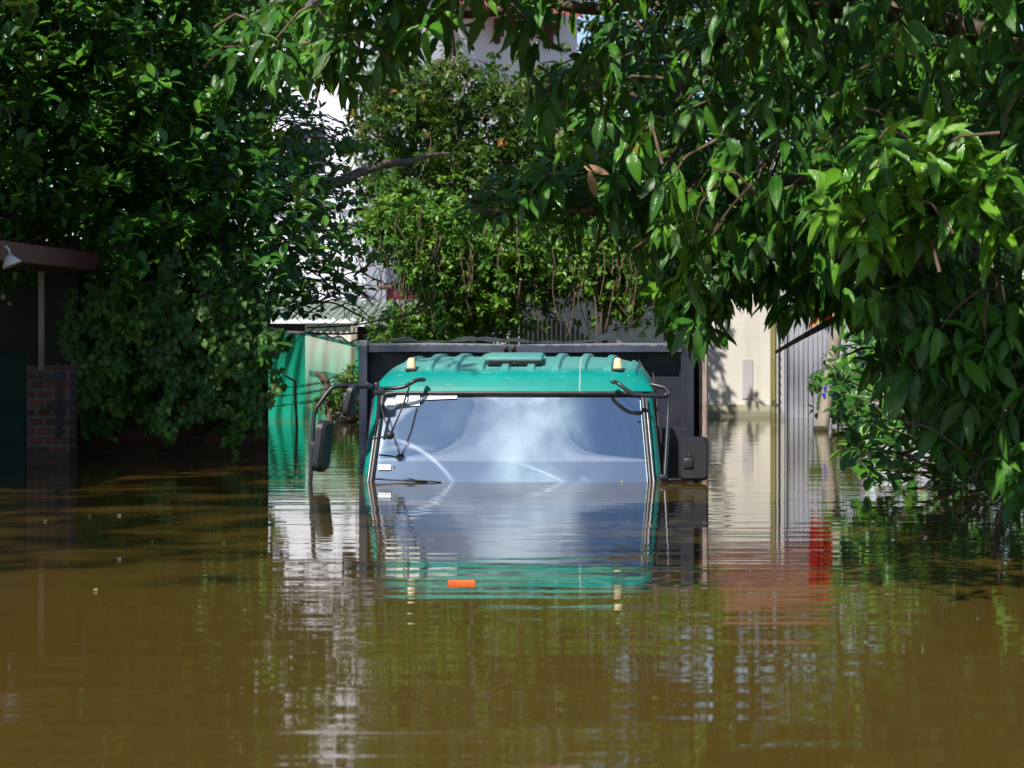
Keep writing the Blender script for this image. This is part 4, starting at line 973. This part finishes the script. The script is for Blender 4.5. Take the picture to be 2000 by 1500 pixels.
# ---- vine thicket over the trellis
VT = thing('vine_thicket', 'sunlit mound of small-leaved creeper heaped over a trellis behind the truck', 'creeper', (0, 25.2, 0))
polyV = [(700, 440), (740, 390), (830, 370), (900, 400), (1010, 420), (1150, 440), (1300, 430), (1400, 470), (1340, 540), (1290, 590), (1230, 560), (1180, 565), (1150, 540), (1090, 560), (1060, 600), (1030, 570), (990, 640), (900, 680), (750, 690), (745, 640), (805, 610), (815, 560), (790, 545), (790, 510), (735, 480)]
cV = sample(polyV, 23.6, 25.3, 900, 1.0); cV = np.concatenate([cV, sample([(1150, 440), (1400, 470), (1350, 590), (1290, 640), (1230, 600), (1190, 615), (1160, 570)], 23.6, 25.0, 190), cV[:170]+RNG.normal(size=(170, 3))*np.array([.16, .1, .22])]); cV = cV[np.sin(cV[:, 0]*7.3+1)*np.sin(cV[:, 2]*6.1+cV[:, 0]*3) < .62]; tV = clumps(cV, 5, (.09, .14, .09))
whorls(tV, norm(rvec(len(tV))+np.array([-.1, -.5, .2])), (5, 9), (.05, .085), (0, .6), .9, 'small', 'foliage', M['leaf_small'], VT, rb=.06)
b = B()
for _ in range(120):
    x = random.uniform(740, 1350); y = random.uniform(400, 580); D = random.uniform(23.2, 24.2)
    b.tube([P(x, y, D), P(x+random.uniform(-12, 12), y+random.uniform(20, 60), D), P(x+random.uniform(-20, 20), y+random.uniform(50, 130), D-.05)], [.006, .005, .003], 5, 4)
adopt(b.obj('stem', M['twig'], None, smooth=True), VT)
b = B()
for x in (830, 912, 1000, 1180, 1300): b.tube([P(x, 470, 25.1), P(x+4, 860, 25.1)], .05 if x == 912 else .03, 8)
b.tube([P(740, 560, 25.1), P(1330, 545, 25.1)], .03, 8); b.tube([P(740, 470, 25.1), P(1330, 460, 25.1)], .025, 8)
adopt(b.obj('trellis', M['rusty_wood'], None), VT)
tp_ = sample([(1060, 470), (1120, 480), (1190, 470), (1200, 540), (1120, 560), (1060, 520)], 23.9, 24.2, 44)
leaves('pale_leaves', 'small', tp_, np.tile(np.array([[0, -.1, -1.]]), (44, 1))+rvec(44)*.2, np.tile(np.array([[0, -1., .2]]), (44, 1))+rvec(44)*.4, RNG.uniform(.08, .12, 44), RNG.random(44), M['leaf_pale'], VT)
# ---- small shrub by the snag
SB = thing('shrub', 'small leafy shrub growing round the broken snag left of the truck body', 'shrub', P(665, 820, 25.2))
tB = sample([(600, 810), (625, 770), (650, 765), (660, 735), (700, 700), (705, 800), (660, 800)], 24.9, 25.6, 230)
whorls(tB, norm(rvec(len(tB))+np.array([0, -.4, .4])), (4, 7), (.035, .06), (-.1, .4), .8, 'small', 'foliage', M['leaf_small'], SB, rb=.05)
twigs('twig', tB[::6], tB[::6]*.5+.5*np.array(P(668, 800, 25.2)), M['twig'], SB, .004)

# ---- the tree with long hanging leaves on the right, leaning in over the water
RT = thing('hanging_leaf_tree', 'big tree with long drooping leaves overhanging the water on the right', 'tree', (3.9, 12.6, 0))
limb([(3.9, 12.6, -.6), (3.8, 12.5, 1.2), (3.4, 12.2, 2.6), (3.0, 12.0, 3.6), (2.9, 11.9, 4.6)], [.2, .18, .15, .11, .06], 'trunk', RT)
limb([(3.6, 12.4, 1.8), P(1900, 60, 11.6), P(1600, 20, 11.4), P(1380, 90, 11.3), P(1325, 188, 11.2), P(1240, 270, 11.1), P(1160, 368, 11.0)], [.08, .06, .04, .028, .022, .018, .012], 'branch', RT)
limb([(3.4, 12.2, 2.6), P(1500, -60, 11.2), P(1200, 14, 11.0), P(1050, 3, 10.9), P(960, 24, 10.8), P(860, 34, 10.7), P(640, 78, 10.6), P(520, 95, 10.5)], [.07, .045, .03, .024, .02, .016, .010, .005], 'branch', RT)
limb([(3.6, 12.3, 1.5), P(1800, 330, 11.4), P(1560, 350, 11.3), P(1330, 395, 11.2), P(1200, 405, 11.1), P(1060, 415, 11.0), P(920, 408, 10.9)], [.06, .04, .03, .022, .016, .010, .005], 'branch', RT)
limb([(3.7, 12.4, 1.0), P(1900, 500, 11.3), P(1700, 590, 11.2), P(1600, 640, 11.1), P(1515, 688, 11.0)], [.05, .03, .02, .014, .007], 'branch', RT)
limb([(3.7, 12.4, .9), P(2000, 640, 11.0), P(1900, 800, 10.8), P(1850, 920, 10.7)], [.05, .03, .018, .008], 'branch', RT)
def lance(name, poly, d0, d1, n, k=1, sig=(.1, .1, .1), size=(.085, .195), ax=(-.25, -.35, .05), droop=(.5, 1.6), nl=(5, 8), tw=True, rb=0, bias=1, jit=.6):
    c = sample(poly, d0, d1, n, bias); t = clear(clumps(c, k, sig) if k > 1 else c)
    a = norm(rvec(len(t))*jit+np.array(ax))
    whorls(t, a, nl, size, droop, 1.0, 'lance', name, M['leaf_lance'], RT, jr=.2, rb=rb)
    if tw: twigs('twig', t[::3], (t-a*.28+np.array([0, 0, .05]))[::3], M['twig'], RT, .0045)
lance('crown', [(1060, -250), (2200, -250), (2200, 560), (1980, 560), (1640, 540), (1560, 530), (1440, 540), (1340, 600), (1270, 520), (1180, 380), (1060, 240), (1030, 80)], 10.3, 13.2, 1150, nl=(6, 9))
lance('crown', [(470, 40), (520, 10), (600, -60), (860, -150), (1060, -250), (1060, 40), (1000, 70), (985, -20), (890, -20), (870, 60), (760, 130), (690, 130), (700, 170), (640, 120), (540, 140), (480, 110)], 10.2, 11.2, 165, droop=(.2, 1.0), size=(.11, .185))
lance('crown', [(900, 400), (1000, 330), (1060, 280), (1160, 330), (1280, 330), (1330, 420), (1200, 450), (1050, 440)], 10.8, 11.6, 70, size=(.10, .16), ax=(-.5, -.3, .2), droop=(.1, .9))
lance('crown', [(1660, 560), (1980, 560), (2200, 560), (2200, 950), (1980, 950), (1880, 900), (1800, 800), (1730, 740)], 10.3, 11.6, 290, nl=(6, 9), droop=(.6, 1.6))
lance('crown', [(1270, 500), (1330, 500), (1440, 540), (1410, 590), (1360, 645), (1310, 600)], 10.6, 11.4, 42)
lance('crown', [(1280, 380), (1620, 380), (1640, 530), (1440, 530), (1330, 550)], 10.6, 12.4, 160)
lance('crown', [(1470, 570), (1560, 560), (1650, 540), (1640, 590), (1540, 610)], 10.6, 11.2, 14, ax=(-.4, -.4, .3))
lance('crown', [(1600, 380), (1640, 300), (1720, 270), (1760, 230), (1840, 240), (1960, 330), (1960, 450), (1820, 440), (1700, 470), (1620, 470)], 9.7, 10.2, 60, size=(.15, .21), ax=(-.3, -.5, .25), droop=(.2, .9), nl=(6, 8), rb=.3)  # leaf colour raised so this cluster looks sunlit
# unseen rest of this crown toward the viewer, shaped to shade leaves below
cO = np.stack([RNG.uniform(-1.1, 4.0, 900), RNG.uniform(6.5, 12, 900), RNG.uniform(2.4, 5.4, 900)], 1); cO = cO[cO[:, 2] > H+.1316*cO[:, 1]+.55]
for p_ in (P(1770, 330, 10.0), P(1650, 430, 10.2), P(1880, 380, 10.0), P(1560, 600, 10.8), P(1230, 330, 11)):  # gaps cut along the sun's path keep these leaf clusters lit
    rel = cO-np.array(p_); sv = np.array(SUN); dist = np.linalg.norm(rel-np.outer(rel @ sv, sv), axis=1); cO = cO[dist > .48]
tO = clear(clumps(cO, 4, (.25, .25, .2))); whorls(tO, norm(rvec(len(tO))+np.array([-.2, -.2, .3])), (6, 9), (.14, .20), (.2, 1.0), 1.0, 'lance', 'crown', M['leaf_lance'], RT)  # the unseen shading part of the crown
fm = plain('small ochre fruit', (.28, .22, .04), (.35, .2, .06), .5)
for px, py in ((1748, 82), (1752, 94), (1496, 98), (1712, 118), (1640, 130)): b = B(); b.ball(P(px, py, 10.6), (.014, .014, .015), 2); adopt(b.obj('fruit', fm, None, smooth=True), RT)
dl = np.array([P(1140, 325, 10.6), P(1150, 335, 10.6), P(1178, 205, 10.7)]); dm = plain('dry tan leaf', (.30, .17, .09), (.42, .27, .17), .8)
dd_ = np.array([[.8, 0, -.2], [.3, 0, -1], [.1, 0, -1.]])
for k in range(3): leaves('dead_leaf', 'lance', dl[k:k+1], dd_[k:k+1], np.array([[0, -1, .3]]), np.array([.11]), np.array([.5]), dm, RT)
# ---- low shrub and dark hedge on the right
LS = thing('shrub', 'low shrub with glossy upright leaves above the water in front of the leaning post', 'shrub', P(1740, 860, 14.6))
tL = sample([(1640, 740), (1680, 670), (1760, 640), (1900, 660), (1960, 800), (1900, 930), (1760, 960), (1680, 930), (1640, 860)], 13.0, 15.5, 170)
whorls(tL, norm(rvec(len(tL))*.7+np.array([-.3, -.4, .5])), (5, 8), (.09, .14), (-.2, .4), .8, 'broad', 'foliage', M['leaf_broad'], LS, rb=.08)
twigs('stem', tL[::3], tL[::3]*.5+.5*np.array((3.0, 14.6, -.1)), M['twig'], LS, .006)
HB = thing('bushy_tree', 'dense dark bushy tree behind the drooping leaves at the right edge', 'tree', (5.2, 20.5, 0))
limb([(5.2, 20.5, -.5), (5.1, 20.4, 1.5), (4.8, 20.2, 3.2)], [.16, .13, .06], 'trunk', HB)
cH = sample([(1690, 640), (1650, 480), (1580, 300), (1500, 60), (1500, -250), (2250, -250), (2250, 850), (1760, 850)], 18.5, 22, 420); tH = clumps(cH, 5, (.2, .25, .2))
whorls(tH, norm(rvec(len(tH))+np.array([-.1, -.4, .3])), (5, 8), (.11, .16), (0, .6), .8, 'broad', 'crown', M['leaf_broad'], HB)
tC = clumps(sample([(1600, 780), (1590, 720), (1620, 690), (1660, 700), (1700, 840), (1625, 830)], 23.5, 24.5, 40), 3, (.06, .1, .06)); 
SG = thing('shrub', 'dark low shrub just behind the foot of the leaning post', 'shrub', P(1650, 830, 24))
whorls(tC, norm(rvec(len(tC))+np.array([0, -.3, .3])), (4, 7), (.07, .10), (0, .5), .8, 'broad', 'foliage', M['leaf_broad'], SG)

# ---- tall tree far behind the tiled house
BT = thing('bushy_tree', 'tall leafy tree rising far behind the brown tiled roof', 'tree', (3.4, 40, 0))
limb([(3.4, 40, -.5), (3.4, 40, 3), (3.2, 40, 6), (3.3, 40, 8)], [.25, .2, .14, .05], 'trunk', BT)
cT = np.stack([RNG.normal(3.3, 2.3, 1300), RNG.normal(40, 1.0, 1300), RNG.uniform(2.0, 10.5, 1300)], 1); tT = clumps(cT, 4, (.3, .3, .3))
whorls(tT, norm(rvec(len(tT))+np.array([0, -.3, .3])), (5, 8), (.16, .24), (0, .5), .8, 'small', 'crown', M['leaf_dry'], BT)


# ---- unseen tree added far left to lay broken shade on water by the shed
TT = thing('added_shade_tree', 'unseen tall open tree added beyond the left edge to shade the water', 'tree', (-9.4, 2.2, 0))
limb([(-9.4, 2.2, -.5), (-9.3, 2.2, 4), (-9.2, 2.3, 9), (-9.3, 2.3, 13.5)], [.36, .32, .24, .08], 'trunk', TT)
cT = np.stack([RNG.uniform(-11.6, -7.4, 140), RNG.uniform(-2.2, 6.6, 140), RNG.uniform(12, 14.5, 140)], 1); tT = clear(clumps(cT, 4, (.4, .4, .3)))
whorls(tT, norm(rvec(len(tT))+np.array([0, 0, .5])), (5, 8), (.20, .30), (-.1, .4), .9, 'broad', 'crown', M['leaf_broad'], TT)  # crown of the added shade tree
